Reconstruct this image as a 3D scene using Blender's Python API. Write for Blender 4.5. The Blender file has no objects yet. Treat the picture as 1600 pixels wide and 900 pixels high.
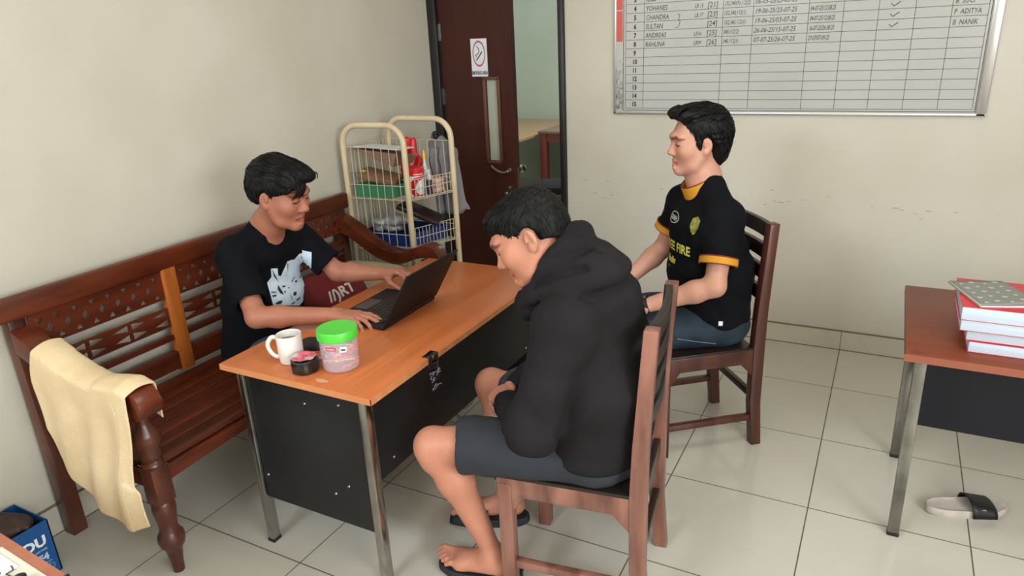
import bpy, bmesh, math, random
import numpy as np
from mathutils import Vector, Matrix
from mathutils.bvhtree import BVHTree
random.seed(7)
QS = 1.0
C = bpy.context.scene.collection
SC = bpy.context.scene
R = math.radians

# ------------------------------------------------------------------ camera
cam_d = bpy.data.cameras.new('camera'); cam = bpy.data.objects.new('camera', cam_d); C.objects.link(cam)
cr = Vector((0.88537795, 0.46272401, -0.04463601)); cu = Vector((-0.11868344, 0.31783166, 0.94068979)); cf = Vector((-0.44946648, 0.82756845, -0.33631882))
M3 = Matrix((cr, cu, -cf)).transposed()
cam.matrix_world = Matrix.Translation((2.6413, -3.9799, 1.7191)) @ M3.to_4x4()
cam_d.sensor_width = 36; cam_d.lens = 36 * 1101.7 / 1600; cam_d.clip_start = .02; cam_d.clip_end = 60
SC.camera = cam
# ------------------------------------------------------------------ world and daylight
w = bpy.data.worlds.new('sky'); SC.world = w; w.use_nodes = True
bg = w.node_tree.nodes['Background']; bg.inputs[0].default_value = (.80, .90, 1.0, 1); bg.inputs[1].default_value = .8
def area(name, loc, target, sx, sy, power, col):
    l = bpy.data.lights.new(name, 'AREA'); l.shape = 'RECTANGLE'; l.size = sx; l.size_y = sy; l.energy = power; l.color = col
    o = bpy.data.objects.new(name, l); C.objects.link(o); o.location = loc
    o.rotation_euler = (Vector(target) - Vector(loc)).to_track_quat('-Z', 'Y').to_euler(); return o
area('window_daylight_front', (4.2, -5.62, 1.75), (1.2, -1.2, .9), 1.5, 1.5, 36, (1.0, .92, .82))
area('window_daylight_side', (5.02, -3.8, 1.8), (0, -2.9, .6), 2.2, 1.3, 122, (.90, .95, 1.0))
area('window_daylight_left', (1.0, -5.62, 2.52), (.8, -2.6, .2), 1.2, .6, 62, (.84, .92, 1.0))
area('ceiling_fill_light', (2.4, -2.3, 2.93), (2.4, -2.3, 0), 1.2, .3, 16, (1, .97, .92))  # soft fill added below the ceiling, no fixture hangs there
area('next_room_light', (1.0, 2.6, 2.4), (-.3, 2.9, .3), 1.4, 1.0, 34, (.92, 1.0, .92))  # area light inside the next room, no window modelled for it
SC.view_settings.view_transform = 'Standard'; SC.view_settings.look = 'None'
SC.view_settings.exposure = 0.25; SC.view_settings.gamma = 1; SC.view_settings.use_curve_mapping = False

# ------------------------------------------------------------------ materials
def lin(c):
    if isinstance(c, str): c = tuple(int(c[i:i+2], 16) for i in (0, 2, 4))
    return tuple(((v/255)/12.92 if v/255 <= .04045 else (((v/255)+.055)/1.055)**2.4) for v in c)
def mat(name, col, rough=.5, metal=0, col2=None, scale=8, stretch=(1, 1, 1), bump=0, bscale=None, alpha=1, spec=.5, detail=4, trans=0, lo=.35, hi=.65, vcol=False, sss=0, coat=0, bstretch=None, sheen=0):
    m = bpy.data.materials.new(name); m.use_nodes = True; nt = m.node_tree; N = nt.nodes; L = nt.links
    b = N['Principled BSDF']; c1 = (*lin(col), 1)
    b.inputs['Base Color'].default_value = c1; b.inputs['Roughness'].default_value = rough; b.inputs['Metallic'].default_value = metal
    b.inputs['Specular IOR Level'].default_value = spec; b.inputs['Alpha'].default_value = alpha; b.inputs['Transmission Weight'].default_value = trans
    b.inputs['Coat Weight'].default_value = coat; b.inputs['Sheen Weight'].default_value = sheen
    if sss: b.inputs['Subsurface Weight'].default_value = sss; b.inputs['Subsurface Radius'].default_value = (.012, .005, .003); b.inputs['Subsurface Scale'].default_value = 1
    tc = N.new('ShaderNodeTexCoord')
    def noise(sc, st, det):
        mp = N.new('ShaderNodeMapping'); mp.inputs['Scale'].default_value = st; L.new(tc.outputs['Object'], mp.inputs[0])
        n = N.new('ShaderNodeTexNoise'); n.inputs['Scale'].default_value = sc; n.inputs['Detail'].default_value = det; L.new(mp.outputs[0], n.inputs[0]); return n
    if col2 is not None:
        n = noise(scale, stretch, detail); r = N.new('ShaderNodeValToRGB'); L.new(n.outputs[0], r.inputs[0])
        r.color_ramp.elements[0].position = lo; r.color_ramp.elements[1].position = hi
        r.color_ramp.elements[0].color = c1; r.color_ramp.elements[1].color = (*lin(col2), 1)
        L.new(r.outputs[0], b.inputs['Base Color'])
    if vcol:
        a = N.new('ShaderNodeVertexColor'); a.layer_name = 'Col'; mx = N.new('ShaderNodeMix'); mx.data_type = 'RGBA'; mx.blend_type = 'MULTIPLY'; mx.inputs[0].default_value = 1
        L.new(a.outputs[0], mx.inputs[7])
        if col2 is not None: L.new(r.outputs[0], mx.inputs[6])
        else: mx.inputs[6].default_value = c1
        L.new(mx.outputs[2], b.inputs['Base Color'])
    if bump:
        n2 = noise(bscale or scale, bstretch or stretch, 5); bp = N.new('ShaderNodeBump'); bp.inputs['Strength'].default_value = bump; bp.inputs['Distance'].default_value = .004
        L.new(n2.outputs[0], bp.inputs['Height']); L.new(bp.outputs[0], b.inputs['Normal'])
    return m
M = {}
M['wall'] = mat('cream_painted_plaster', (198, 192, 176), .42, col2=(207, 202, 188), scale=1.6, bump=.05, bscale=26, detail=6, spec=.4)
M['wall_next'] = mat('pale_green_plaster', (186, 194, 172), .6, col2=(192, 199, 178), scale=2)
M['ceil'] = mat('white_ceiling', (225, 222, 212), .8)
M['skirt'] = mat('skirting_tile', (196, 189, 172), .3, col2=(203, 197, 180), scale=3)
M['bench'] = mat('red_brown_varnished_wood', (70, 28, 14), .3, col2=(98, 43, 23), scale=5, stretch=(3, .5, 3), bump=.08, bscale=30, spec=.4)
M['bench_d'] = mat('dark_turned_wood', (66, 32, 24), .3, col2=(96, 52, 36), scale=6, stretch=(2, 2, .6), bump=.08, bscale=20)
M['bench_o'] = mat('orange_wood', (150, 80, 28), .35, col2=(176, 100, 40), scale=9, stretch=(3, 3, .4))
M['chair'] = mat('worn_brown_chair_wood', (96, 60, 50), .30, col2=(146, 100, 84), scale=6, stretch=(2.5, 2.5, .5), bump=.1, bscale=40)
M['chair2'] = mat('dark_red_brown_chair_wood', (62, 32, 26), .33, col2=(84, 46, 36), scale=6, stretch=(2.5, 2.5, .5), bump=.1, bscale=40)
M['chair_d'] = mat('dark_chair_wood', (40, 24, 21), .3, col2=(52, 31, 27), scale=6, stretch=(1, 2, 2))
M['slat'] = mat('black_brown_slat', (24, 18, 17), .35, col2=(34, 25, 23), scale=6)
M['dtop'] = mat('orange_wood_laminate', (178, 98, 52), .32, col2=(190, 108, 60), scale=5, stretch=(8, .5, 1), detail=5, spec=.45)
M['dtop2'] = mat('brown_laminate', (116, 56, 34), .4, spec=.3, col2=(124, 62, 38), scale=5, stretch=(.5, 6, 1))
M['dedge'] = mat('pale_wood_edge', (196, 126, 78), .4, col2=(205, 140, 92), scale=6, stretch=(1, 4, 1))
M['black'] = mat('black_panel', (19, 20, 21), .38, spec=.3, col2=(31, 32, 33), scale=3)
M['blackp'] = mat('black_plastic', (17, 17, 18), .35)
M['chrome'] = mat('chrome_tube', (178, 176, 170), .2, 1, col2=(150, 148, 143), scale=7)
M['steel'] = mat('brushed_steel', (150, 148, 142), .35, 1, col2=(120, 118, 112), scale=9)
M['rubber'] = mat('black_rubber', (20, 20, 21), .7)
M['door'] = mat('dark_red_brown_door', (60, 26, 18), .5, spec=.3, col2=(67, 30, 21), scale=4, stretch=(4, 4, .4))
M['door_l'] = mat('brown_moulding', (98, 58, 46), .4)
M['frame'] = mat('black_door_frame', (22, 20, 18), .4)
M['glassp'] = mat('frosted_glass', (172, 178, 158), .4, alpha=1)
M['white'] = mat('white_paper', (222, 226, 230), .6)
M['cream'] = mat('cream_powder_coat', (214, 198, 166), .32, col2=(204, 184, 148), scale=9, spec=.5)
M['wire'] = mat('cream_wire', (196, 186, 160), .35)
M['wb'] = mat('whiteboard_face', (190, 189, 185), .14, col2=(185, 184, 180), scale=1.5, coat=.3)
M['alu'] = mat('dull_aluminium', (196, 194, 192), .3, .7)
M['ink'] = mat('black_ink', (52, 50, 50), .6)
M['red'] = mat('red_plastic', (196, 28, 30), .35)
M['redtape'] = mat('red_strip', (206, 92, 84), .5)
M['redcloth'] = mat('dark_red_cloth', (108, 18, 26), .8, col2=(92, 14, 22), scale=6)

# ------------------------------------------------------------------ mesh helpers
def setp(o, label=None, cat=None, group=None, kind=None):
    if label: o['label'] = label
    if cat: o['category'] = cat
    if group: o['group'] = group
    if kind: o['kind'] = kind
    return o
def root(name, label, cat, loc=(0, 0, 0), rz=0, group=None):
    o = bpy.data.objects.new(name, None); C.objects.link(o); o.location = loc; o.rotation_euler = (0, 0, rz)
    o.empty_display_size = .05
    return setp(o, label, cat, group)
def link(name, me, m, parent=None, world=True, label=None):
    """mesh -> object; world=True: the vertices are in room coordinates, rebased on the parent's origin"""
    o = bpy.data.objects.new(name, me); C.objects.link(o)
    for x in (m if isinstance(m, (list, tuple)) else [m]): me.materials.append(x)
    if parent is not None:
        if world:
            mw = parent_mat(parent).inverted(); me.transform(mw)
        o.parent = parent
    else:
        if world and len(me.vertices):
            co = np.empty(len(me.vertices)*3); me.vertices.foreach_get('co', co); co = co.reshape(-1, 3)
            c = Vector(((co[:, 0].min()+co[:, 0].max())/2, (co[:, 1].min()+co[:, 1].max())/2, co[:, 2].min()))
            me.transform(Matrix.Translation(-c)); o.location = c
    if label: o['label'] = label
    return o
def parent_mat(o):
    m = Matrix.Translation(o.location) @ o.rotation_euler.to_matrix().to_4x4()
    return (parent_mat(o.parent) @ m) if o.parent else m
class MB:
    def __init__(s): s.bm = bmesh.new()
    def add(s, verts, faces, T=None, mi=0):
        vs = [s.bm.verts.new((T @ Vector(v)) if T else Vector(v)) for v in verts]
        for f in faces:
            try: fc = s.bm.faces.new([vs[i] for i in f]); fc.material_index = mi
            except ValueError: pass
        return s
    def box(s, x0, y0, z0, x1, y1, z1, T=None, bev=0, mi=0):
        V = [(x, y, z) for x in (x0, x1) for y in (y0, y1) for z in (z0, z1)]
        F = [(0, 1, 3, 2), (4, 6, 7, 5), (0, 4, 5, 1), (2, 3, 7, 6), (0, 2, 6, 4), (1, 5, 7, 3)]
        if bev <= 0: return s.add(V, F, T, mi)
        b = bmesh.new(); vs = [b.verts.new(v) for v in V]
        for f in F: b.faces.new([vs[i] for i in f])
        bmesh.ops.bevel(b, geom=list(b.edges), offset=bev, segments=2, affect='EDGES', profile=.5)
        b.verts.index_update(); s.add([v.co.copy() for v in b.verts], [[v.index for v in f.verts] for f in b.faces], T, mi); b.free(); return s
    def tube(s, pts, r, n=8, closed=False, rs=None, T=None, flat=1, mi=0):
        pts = [Vector(p) for p in pts]; k = len(pts); V = []; F = []; prev = None
        for i, p in enumerate(pts):
            if closed: d = pts[(i+1) % k]-pts[i-1]
            else: d = pts[min(i+1, k-1)]-pts[max(i-1, 0)]
            d.normalize()
            if prev is None:
                a = Vector((0, 0, 1)) if abs(d.z) < .9 else Vector((1, 0, 0)); u = d.cross(a).normalized()
            else: u = (prev-d*prev.dot(d)).normalized()
            prev = u; v = d.cross(u); rr = rs[i] if rs else r
            for j in range(n):
                t = 2*math.pi*j/n; V.append(p+u*math.cos(t)*rr+v*math.sin(t)*rr*flat)
        m = k if closed else k-1
        for i in range(m):
            for j in range(n):
                a = i*n+j; b = i*n+(j+1) % n; c = ((i+1) % k)*n+(j+1) % n; d2 = ((i+1) % k)*n+j; F.append((a, b, c, d2))
        if not closed: F.append(tuple(range(n-1, -1, -1))); F.append(tuple((k-1)*n+j for j in range(n)))
        return s.add(V, F, T, mi)
    def lathe(s, prof, loc=(0, 0, 0), n=24, T=None, mi=0, cap=True):
        V = []; F = []; k = len(prof)
        for r, z in prof:
            for j in range(n):
                t = 2*math.pi*j/n; V.append((loc[0]+r*math.cos(t), loc[1]+r*math.sin(t), loc[2]+z))
        for i in range(k-1):
            for j in range(n): F.append((i*n+j, i*n+(j+1) % n, (i+1)*n+(j+1) % n, (i+1)*n+j))
        if cap: F.append(tuple(range(n-1, -1, -1))); F.append(tuple((k-1)*n+j for j in range(n)))
        return s.add(V, F, T, mi)
    def prism(s, poly, h0, h1, axis='y', T=None, mi=0):
        """poly: 2D points; axis = extrusion axis; the two coordinates keep the order xyz minus the axis"""
        def P(p, h): return {'x': (h, p[0], p[1]), 'y': (p[0], h, p[1]), 'z': (p[0], p[1], h)}[axis]
        n = len(poly); V = [P(p, h0) for p in poly]+[P(p, h1) for p in poly]
        F = [tuple(range(n)), tuple(range(2*n-1, n-1, -1))]+[(i, (i+1) % n, n+(i+1) % n, n+i) for i in range(n)]
        return s.add(V, F, T, mi)
    def sphere(s, c, r, n=12, T=None, sc=(1, 1, 1)):
        V = []; F = []; m = n//2
        for i in range(m+1):
            a = math.pi*i/m
            for j in range(n):
                t = 2*math.pi*j/n; V.append((c[0]+r*sc[0]*math.sin(a)*math.cos(t), c[1]+r*sc[1]*math.sin(a)*math.sin(t), c[2]+r*sc[2]*math.cos(a)))
        for i in range(m):
            for j in range(n): F.append((i*n+j, (i+1)*n+j, (i+1)*n+(j+1) % n, i*n+(j+1) % n))
        return s.add(V, F, T)
    def build(s, name, m, parent=None, smooth=True, bev=0, world=True, label=None, angle=38):
        bmesh.ops.remove_doubles(s.bm, verts=s.bm.verts, dist=1e-6)
        bmesh.ops.recalc_face_normals(s.bm, faces=s.bm.faces)
        if bev:
            es = [e for e in s.bm.edges if len(e.link_faces) == 2 and e.calc_face_angle(0) > R(30)]
            bmesh.ops.bevel(s.bm, geom=es, offset=bev, segments=2, affect='EDGES', profile=.5, clamp_overlap=True)
        me = bpy.data.meshes.new(name); s.bm.to_mesh(me); s.bm.free()
        if smooth:
            me.polygons.foreach_set('use_smooth', [True]*len(me.polygons))
            try: me.set_sharp_from_angle(angle=R(angle))
            except Exception: pass
        return link(name, me, m, parent, world, label)
def struct(o): o['kind'] = 'structure'; return o
def npmesh(name, V, F):
    me = bpy.data.meshes.new(name); me.vertices.add(len(V)); me.vertices.foreach_set('co', np.asarray(V, dtype=np.float32).ravel())
    F = np.asarray(F, dtype=np.int32); k = F.shape[1]
    me.loops.add(F.size); me.loops.foreach_set('vertex_index', F.ravel()); me.polygons.add(len(F))
    me.polygons.foreach_set('loop_start', np.arange(0, F.size, k, dtype=np.int32)); me.polygons.foreach_set('use_smooth', np.ones(len(F), dtype=bool))
    me.update(calc_edges=True); me.validate(); return me
def textmesh(txt, size=1, ext=0, bold=0, align='LEFT', shear=0, spacing=1):
    cu_ = bpy.data.curves.new('lettering', 'FONT'); cu_.body = txt; cu_.size = size; cu_.extrude = ext; cu_.offset = bold; cu_.align_x = align; cu_.shear = shear; cu_.space_character = spacing; cu_.resolution_u = 2
    o = bpy.data.objects.new('lettering', cu_); C.objects.link(o); dg = bpy.context.evaluated_depsgraph_get(); dg.update()
    me = bpy.data.meshes.new_from_object(o.evaluated_get(dg)); V = [v.co.copy() for v in me.vertices]; F = [tuple(p.vertices) for p in me.polygons]
    bpy.data.objects.remove(o); bpy.data.curves.remove(cu_); bpy.data.meshes.remove(me); return V, F
def frame(origin, X, Y):
    """matrix whose columns are X, Y, XxY at origin"""
    X = Vector(X).normalized(); Z = X.cross(Vector(Y)).normalized(); Y = Z.cross(X)
    m = Matrix((X, Y, Z)).transposed().to_4x4(); m.translation = Vector(origin); return m
def bez(pts, n=8):
    """Catmull-Rom through the points"""
    P = [Vector(p) for p in pts]; out = []
    for i in range(len(P)-1):
        a = P[max(i-1, 0)]; b = P[i]; c = P[i+1]; d = P[min(i+2, len(P)-1)]
        for k in range(n):
            t = k/n; out.append(.5*((2*b)+(c-a)*t+(2*a-5*b+4*c-d)*t*t+(3*b-a-3*c+d)*t**3))
    out.append(P[-1]); return out
# ================================================================== THE ROOM
T_ = .52; TX0 = 3.87*T_; TY0 = 1.053*T_       # floor grid: a joint at x = TX0 + k*T_, y = TY0 + k*T_
def floor_mat():
    m = bpy.data.materials.new('glossy_cream_floor_tiles'); m.use_nodes = True; nt = m.node_tree; N = nt.nodes; L = nt.links; b = N['Principled BSDF']
    g = N.new('ShaderNodeNewGeometry'); s = N.new('ShaderNodeSeparateXYZ'); L.new(g.outputs['Position'], s.inputs[0])
    def ax(i, off):
        a = N.new('ShaderNodeMath'); a.operation = 'SUBTRACT'; L.new(s.outputs[i], a.inputs[0]); a.inputs[1].default_value = off
        d = N.new('ShaderNodeMath'); d.operation = 'DIVIDE'; L.new(a.outputs[0], d.inputs[0]); d.inputs[1].default_value = T_
        fl = N.new('ShaderNodeMath'); fl.operation = 'FLOOR'; L.new(d.outputs[0], fl.inputs[0])
        r = N.new('ShaderNodeMath'); r.operation = 'ROUND'; L.new(d.outputs[0], r.inputs[0])
        e = N.new('ShaderNodeMath'); e.operation = 'SUBTRACT'; L.new(d.outputs[0], e.inputs[0]); L.new(r.outputs[0], e.inputs[1])
        ab = N.new('ShaderNodeMath'); ab.operation = 'ABSOLUTE'; L.new(e.outputs[0], ab.inputs[0]); return ab, fl
    ax_, fx = ax(0, TX0); ay_, fy = ax(1, TY0)
    mn = N.new('ShaderNodeMath'); mn.operation = 'MINIMUM'; L.new(ax_.outputs[0], mn.inputs[0]); L.new(ay_.outputs[0], mn.inputs[1])
    lt = N.new('ShaderNodeMath'); lt.operation = 'LESS_THAN'; L.new(mn.outputs[0], lt.inputs[0]); lt.inputs[1].default_value = .0042
    cb = N.new('ShaderNodeCombineXYZ'); L.new(fx.outputs[0], cb.inputs[0]); L.new(fy.outputs[0], cb.inputs[1])
    wn = N.new('ShaderNodeTexWhiteNoise'); L.new(cb.outputs[0], wn.inputs[0])
    n = N.new('ShaderNodeTexNoise'); n.inputs['Scale'].default_value = 2.2; n.inputs['Detail'].default_value = 5; L.new(g.outputs['Position'], n.inputs[0])
    ad = N.new('ShaderNodeMath'); ad.operation = 'ADD'; L.new(wn.outputs[0], ad.inputs[0]); L.new(n.outputs[0], ad.inputs[1])
    hf = N.new('ShaderNodeMath'); hf.operation = 'MULTIPLY'; L.new(ad.outputs[0], hf.inputs[0]); hf.inputs[1].default_value = .5
    mx = N.new('ShaderNodeMix'); mx.data_type = 'RGBA'; L.new(hf.outputs[0], mx.inputs[0]); mx.inputs[6].default_value = (*lin((188, 184, 171)), 1); mx.inputs[7].default_value = (*lin((198, 194, 182)), 1)
    gm = N.new('ShaderNodeMix'); gm.data_type = 'RGBA'; L.new(lt.outputs[0], gm.inputs[0]); L.new(mx.outputs[2], gm.inputs[6]); gm.inputs[7].default_value = (*lin((84, 78, 68)), 1)
    L.new(gm.outputs[2], b.inputs['Base Color']); b.inputs['Specular IOR Level'].default_value = .55
    rr = N.new('ShaderNodeMath'); rr.operation = 'MULTIPLY_ADD'; L.new(lt.outputs[0], rr.inputs[0]); rr.inputs[1].default_value = .5; rr.inputs[2].default_value = .13; L.new(rr.outputs[0], b.inputs['Roughness'])
    return m
M['floor'] = floor_mat()
LW = -.015                                    # left wall face
struct(MB().box(-3.2, -5.75, -.1, 5.2, 4.2, 0).build('floor', M['floor'], world=True))
struct(MB().box(LW-.12, -5.75, 0, LW, -.0, 3.0).build('wall_left', M['wall']))
struct(MB().box(5.1, -5.75, 0, 5.2, 0, 3.0).build('wall_right', M['wall']))
struct(MB().box(LW-.12, -5.85, 2.98, 5.2, 4.2, 3.08).build('ceiling', M['ceil']))
b = MB(); b.box(.905, 0, 0, 5.2, .13, 3.0); b.box(LW-.12, 0, 2.12, .905, .13, 3.0); struct(b.build('wall_back', M['wall'], smooth=False))
# front wall behind the viewer, with a window opening
b = MB(); b.box(LW-.12, -5.75, 0, .35, -5.65, 3); b.box(1.65, -5.75, 0, 3.4, -5.65, 3); b.box(5.0, -5.75, 0, 5.2, -5.65, 3); b.box(3.4, -5.75, 0, 5.0, -5.65, .95); b.box(3.4, -5.75, 2.55, 5.0, -5.65, 3); b.box(.35, -5.75, 0, 1.65, -5.65, 2.18); b.box(.35, -5.75, 2.86, 1.65, -5.65, 3)
struct(b.build('wall_front', M['wall'], smooth=False))
for i, (x0, x1, z0, z1) in enumerate(((3.4, 5.0, .95, 2.55), (.35, 1.65, 2.18, 2.86))):
    b = MB()
    for x in (x0, (x0+x1)/2-.025, x1-.05): b.box(x, -5.72, z0, x+.05, -5.67, z1)
    for z in (z0, z1-.05): b.box(x0, -5.72, z, x1, -5.67, z+.05)
    struct(b.build('window_%d' % (i+1), M['frame'], smooth=False))
# skirting
struct(MB().box(.92, -.012, 0, 5.1, .0, .11).build('baseboard_back', M['skirt']))
struct(MB().box(LW, -5.6, 0, LW+.012, -.01, .115).build('baseboard_left', M['skirt']))
b = MB()
for z in (.11,): b.box(.92, -.0135, z-.0015, 5.1, -.0, z+.003); b.box(LW, -5.6, z+.004, LW+.0135, -.01, z+.009)
for k in range(-2, 7):
    x = TX0+k*T_
    if x > .95: b.box(x-.0015, -.0135, 0, x+.0015, 0, .11)
b.box(.92, -.015, 0, 5.1, -.0, .004)
b.box(LW, -5.6, 0, LW+.015, -.01, .004)
struct(b.build('trim_1', mat('dark_grout', (120, 110, 92), .8)))
# scuffs on the back wall
b = MB(); random.seed(3)
for i in range(46):
    x = 1.0+random.random()*2.9; z = .80+random.gauss(0, .018)-.012*math.sin(x*3); l = random.uniform(.006, .03)
    b.box(x, -.0012, z, x+l, 0, z+random.uniform(.0015, .004))
for x0 in (1.02, 1.16, 2.1): b.box(x0, -.0012, .87, x0+.02, 0, .873)
struct(b.build('trim_2', mat('brown_scuff', (160, 148, 120), .7), smooth=False))
# next room
struct(MB().box(-3.2, 4.05, 0, 5.2, 4.15, 3).build('wall_far', M['wall_next']))
struct(MB().box(-3.2, .13, 0, -3.1, 4.1, 3).build('wall_far_left', M['wall_next']))
struct(MB().box(2.6, .13, 0, 2.7, 4.1, 3).build('wall_far_right', M['wall_next']))
# door frame
b = MB(); b.box(LW-.003, -.035, 0, .045, .14, 2.12, bev=.004); b.box(.872, -.03, 0, .907, .14, 2.12, bev=.004); b.box(.045, -.03, 2.06, .872, .14, 2.12, bev=.004)
struct(b.build('trim_3', M['frame']))
# door leaf : nearly closed, narrow glazed slot
DR = root('door_1', None, None, (.045, .0, 0), R(-3)); struct(DR)
def dl(b, name, m, **k): return b.build(name, m, DR, world=False, **k)
b = MB(); W = .525
b.box(0, .0, .01, .325, .04, 2.05); b.box(.415, .0, .01, W, .04, 2.05); b.box(.325, 0, 1.47, .415, .04, 2.05); b.box(.325, 0, .01, .415, .04, .97)
dl(b, 'door_leaf', M['door'], smooth=False)
b = MB(); b.box(.325, .016, .97, .415, .022, 1.47); dl(b, 'door_glass', M['glassp'])
b = MB()
for x in (.308, .411): b.box(x, -.012, .955, x+.02, .0, 1.485, bev=.003)
b.box(.308, -.012, 1.47, .431, 0, 1.488, bev=.003); b.box(.308, -.012, .953, .431, 0, .971, bev=.003)
dl(b, 'glass_moulding', M['door_l'])
b = MB(); b.box(W-.002, .006, .60, W+.002, .034, .93); dl(b, 'lock_plate', M['door_l'])
b = MB(); b.lathe([(.016, 0), (.016, .008), (.008, .01), (.008, .035)], T=Matrix.Translation((W-.045, 0, .915)) @ Matrix.Rotation(R(90), 4, 'X'))
b.tube(bez([(W-.045, -.035, .915), (W-.07, -.04, .905), (W-.11, -.042, .912), (W-.145, -.04, .93), (W-.165, -.036, .942)]), .007, 8)
h = dl(b, 'door_handle', M['chrome'])
b = MB(); b.lathe([(.0, -.002), (.014, 0), (.016, .014), (.026, .03), (.022, .045), (0, .05)], T=Matrix.Translation((W-.0, .04, .915)) @ Matrix.Rotation(R(-90), 4, 'X')); dl(b, 'door_handle', M['chrome'])
b = MB(); b.lathe([(.014, 0), (.014, .012), (.009, .014)], T=Matrix.Translation((W-.05, 0, .80)) @ Matrix.Rotation(R(90), 4, 'X')); b.box(W-.053, -.04, .792, W-.047, -.012, .806)
dl(b, 'keyhole', M['chrome'])
b = MB(); b.lathe([(.014, 0), (.017, .012), (.014, .024)], loc=(0, 0, 0), T=Matrix.Translation((W-.062, -.034, .755))); b.tube([(W-.05, -.036, .8), (W-.058, -.036, .775)], .003, 6); b.tube([(W-.062, -.034, .755), (W-.06, -.034, .70)], .0025, 6)
dl(b, 'key', M['steel'], label='bunch of keys hanging from the lock')
for z in (1.37, 1.76, .3):
    b = MB(); b.tube([(-.006, -.012, z-.05), (-.006, -.012, z+.05)], .006, 8); b.box(-.004, -.006, z-.05, .016, .001, z+.05); dl(b, 'hinge', M['chrome'])
struct(DR)
# sign on the door
sx0, sx1, sz0, sz1 = .235, .352, 1.492, 1.715
DM = parent_mat(DR)
SG = root('smoking_area_sign', 'small white SMOKING AREA sign with a red ring and cigarette taped to the door', 'sign', DM @ Vector((.293, -.003, 1.49)), R(-3))
b = MB(); w2 = .0585; H = .223
b.box(-w2, -.003, 0, w2, 0, H); b.build('sign_panel', M['white'], SG, world=False)
TS = Matrix.Translation((0, -.0036, 0)) @ Matrix.Rotation(R(90), 4, 'X')
b = MB()
for a0 in range(48):
    a = 2*math.pi*a0/48; a1 = 2*math.pi*(a0+1)/48
    V = [(math.cos(q)*r_*.046, math.sin(q)*r_*.077+.135, 0) for q, r_ in ((a, 1), (a1, 1), (a1, .85), (a, .85))]; b.add(V, [(0, 1, 2, 3)], TS)
b.build('red_ring', mat('faded_red_ring', (190, 96, 100), .6), SG, smooth=False, world=False)
b = MB(); V, F = textmesh('SMOKING AREA', .026, bold=.0009, align='CENTER'); b.add([(v.x*.62, v.y*1.15+.012, 0) for v in V], F, TS)
b.build('sign_lettering', M['ink'], SG, smooth=False, world=False)
b = MB(); b.add([(-.022, .098, 0), (-.018, .093, 0), (.026, .143, 0), (.022, .150, 0)], [(0, 1, 2, 3)], TS)
b.tube([TS @ Vector(p) for p in bez([(-.018, .115, 0), (-.022, .128, 0), (-.006, .135, 0), (.002, .15, 0), (-.004, .168, 0), (-.014, .178, 0)])], .0022, 6)
b.build('cigarette_symbol', M['ink'], SG, smooth=False, world=False)

# ------------------------------------------------------------------ whiteboard
WB = root('whiteboard', 'large wall whiteboard ruled into a numbered table with handwritten entries', 'whiteboard', (2.12, 0, 1.27))
bx0, bx1, bz0, bz1 = 1.213, 3.02, 1.27, 2.32
MB().box(bx0+.01, -.018, bz0+.01, bx1-.01, -.002, bz1-.01).build('board_surface', M['wb'], WB)
b = MB(); b.box(bx0, -.024, bz0, bx1, 0, bz0+.014, bev=.003); b.box(bx0, -.024, bz1-.014, bx1, 0, bz1, bev=.003); b.box(bx0, -.024, bz0, bx0+.014, 0, bz1, bev=.003); b.box(bx1-.042, -.024, bz0, bx1, 0, bz1, bev=.004)
b.build('board_frame', M['alu'], WB)
b = MB(); b.box(1.227, -.0192, 1.662, 1.262, -.018, 1.82); b.box(1.227, -.0192, 1.826, 1.262, -.018, 2.3); b.build('red_strip', M['redtape'], WB, smooth=False)
b = MB(); yb = -.0186
def hl(x0, x1, z, t=.0016): b.box(x0, yb, z-t, x1, -.0178, z+t)
def vl(x, z0, z1, t=.0016): b.box(x-t, yb, z0, x+t, -.0178, z1)
cols = [1.281, 1.384, 1.803, 1.953, 2.216, 2.372, 2.523, 2.675, 2.821, 2.962]; rowz = lambda r: 1.302+(15-r)*.0457
for r in range(0, 16): hl(cols[0], cols[-1], rowz(r), .0011)
for x in cols: vl(x, 1.302, rowz(0), .0011)
hl(1.268, 2.974, 1.291, .0017); vl(1.268, 1.291, 2.3, .0017); vl(2.974, 1.291, 2.3, .0017)
b.build('ruled_lines', mat('ruled_line', (70, 68, 66), .6), WB, smooth=False)
TW = Matrix.Translation((0, -.0188, 0)) @ Matrix.Rotation(R(90), 4, 'X')
def wtext(b, t, x, z, size, sx=1, shear=0, bold=0, align='LEFT'):
    V, F = textmesh(t, size, bold=bold, align=align, shear=shear); b.add([(x+v.x*sx, z+v.y, 0) for v in V], F, TW)
b = MB()
for r in range(1, 16): wtext(b, str(r), 1.333, rowz(r)+.011, .034, .8, bold=.0014, align='CENTER')
b.build('row_numbers', M['ink'], WB, smooth=False)
b = MB()
names = {3: 'RAM', 4: 'YOHANES', 5: 'CHANDRA', 6: 'SULTAN', 7: 'ANDREAS', 8: 'RAHLINA'}
for r, n in names.items(): wtext(b, n, 1.392, rowz(r)+.008, .036, .72, .15, .0002)
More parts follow.
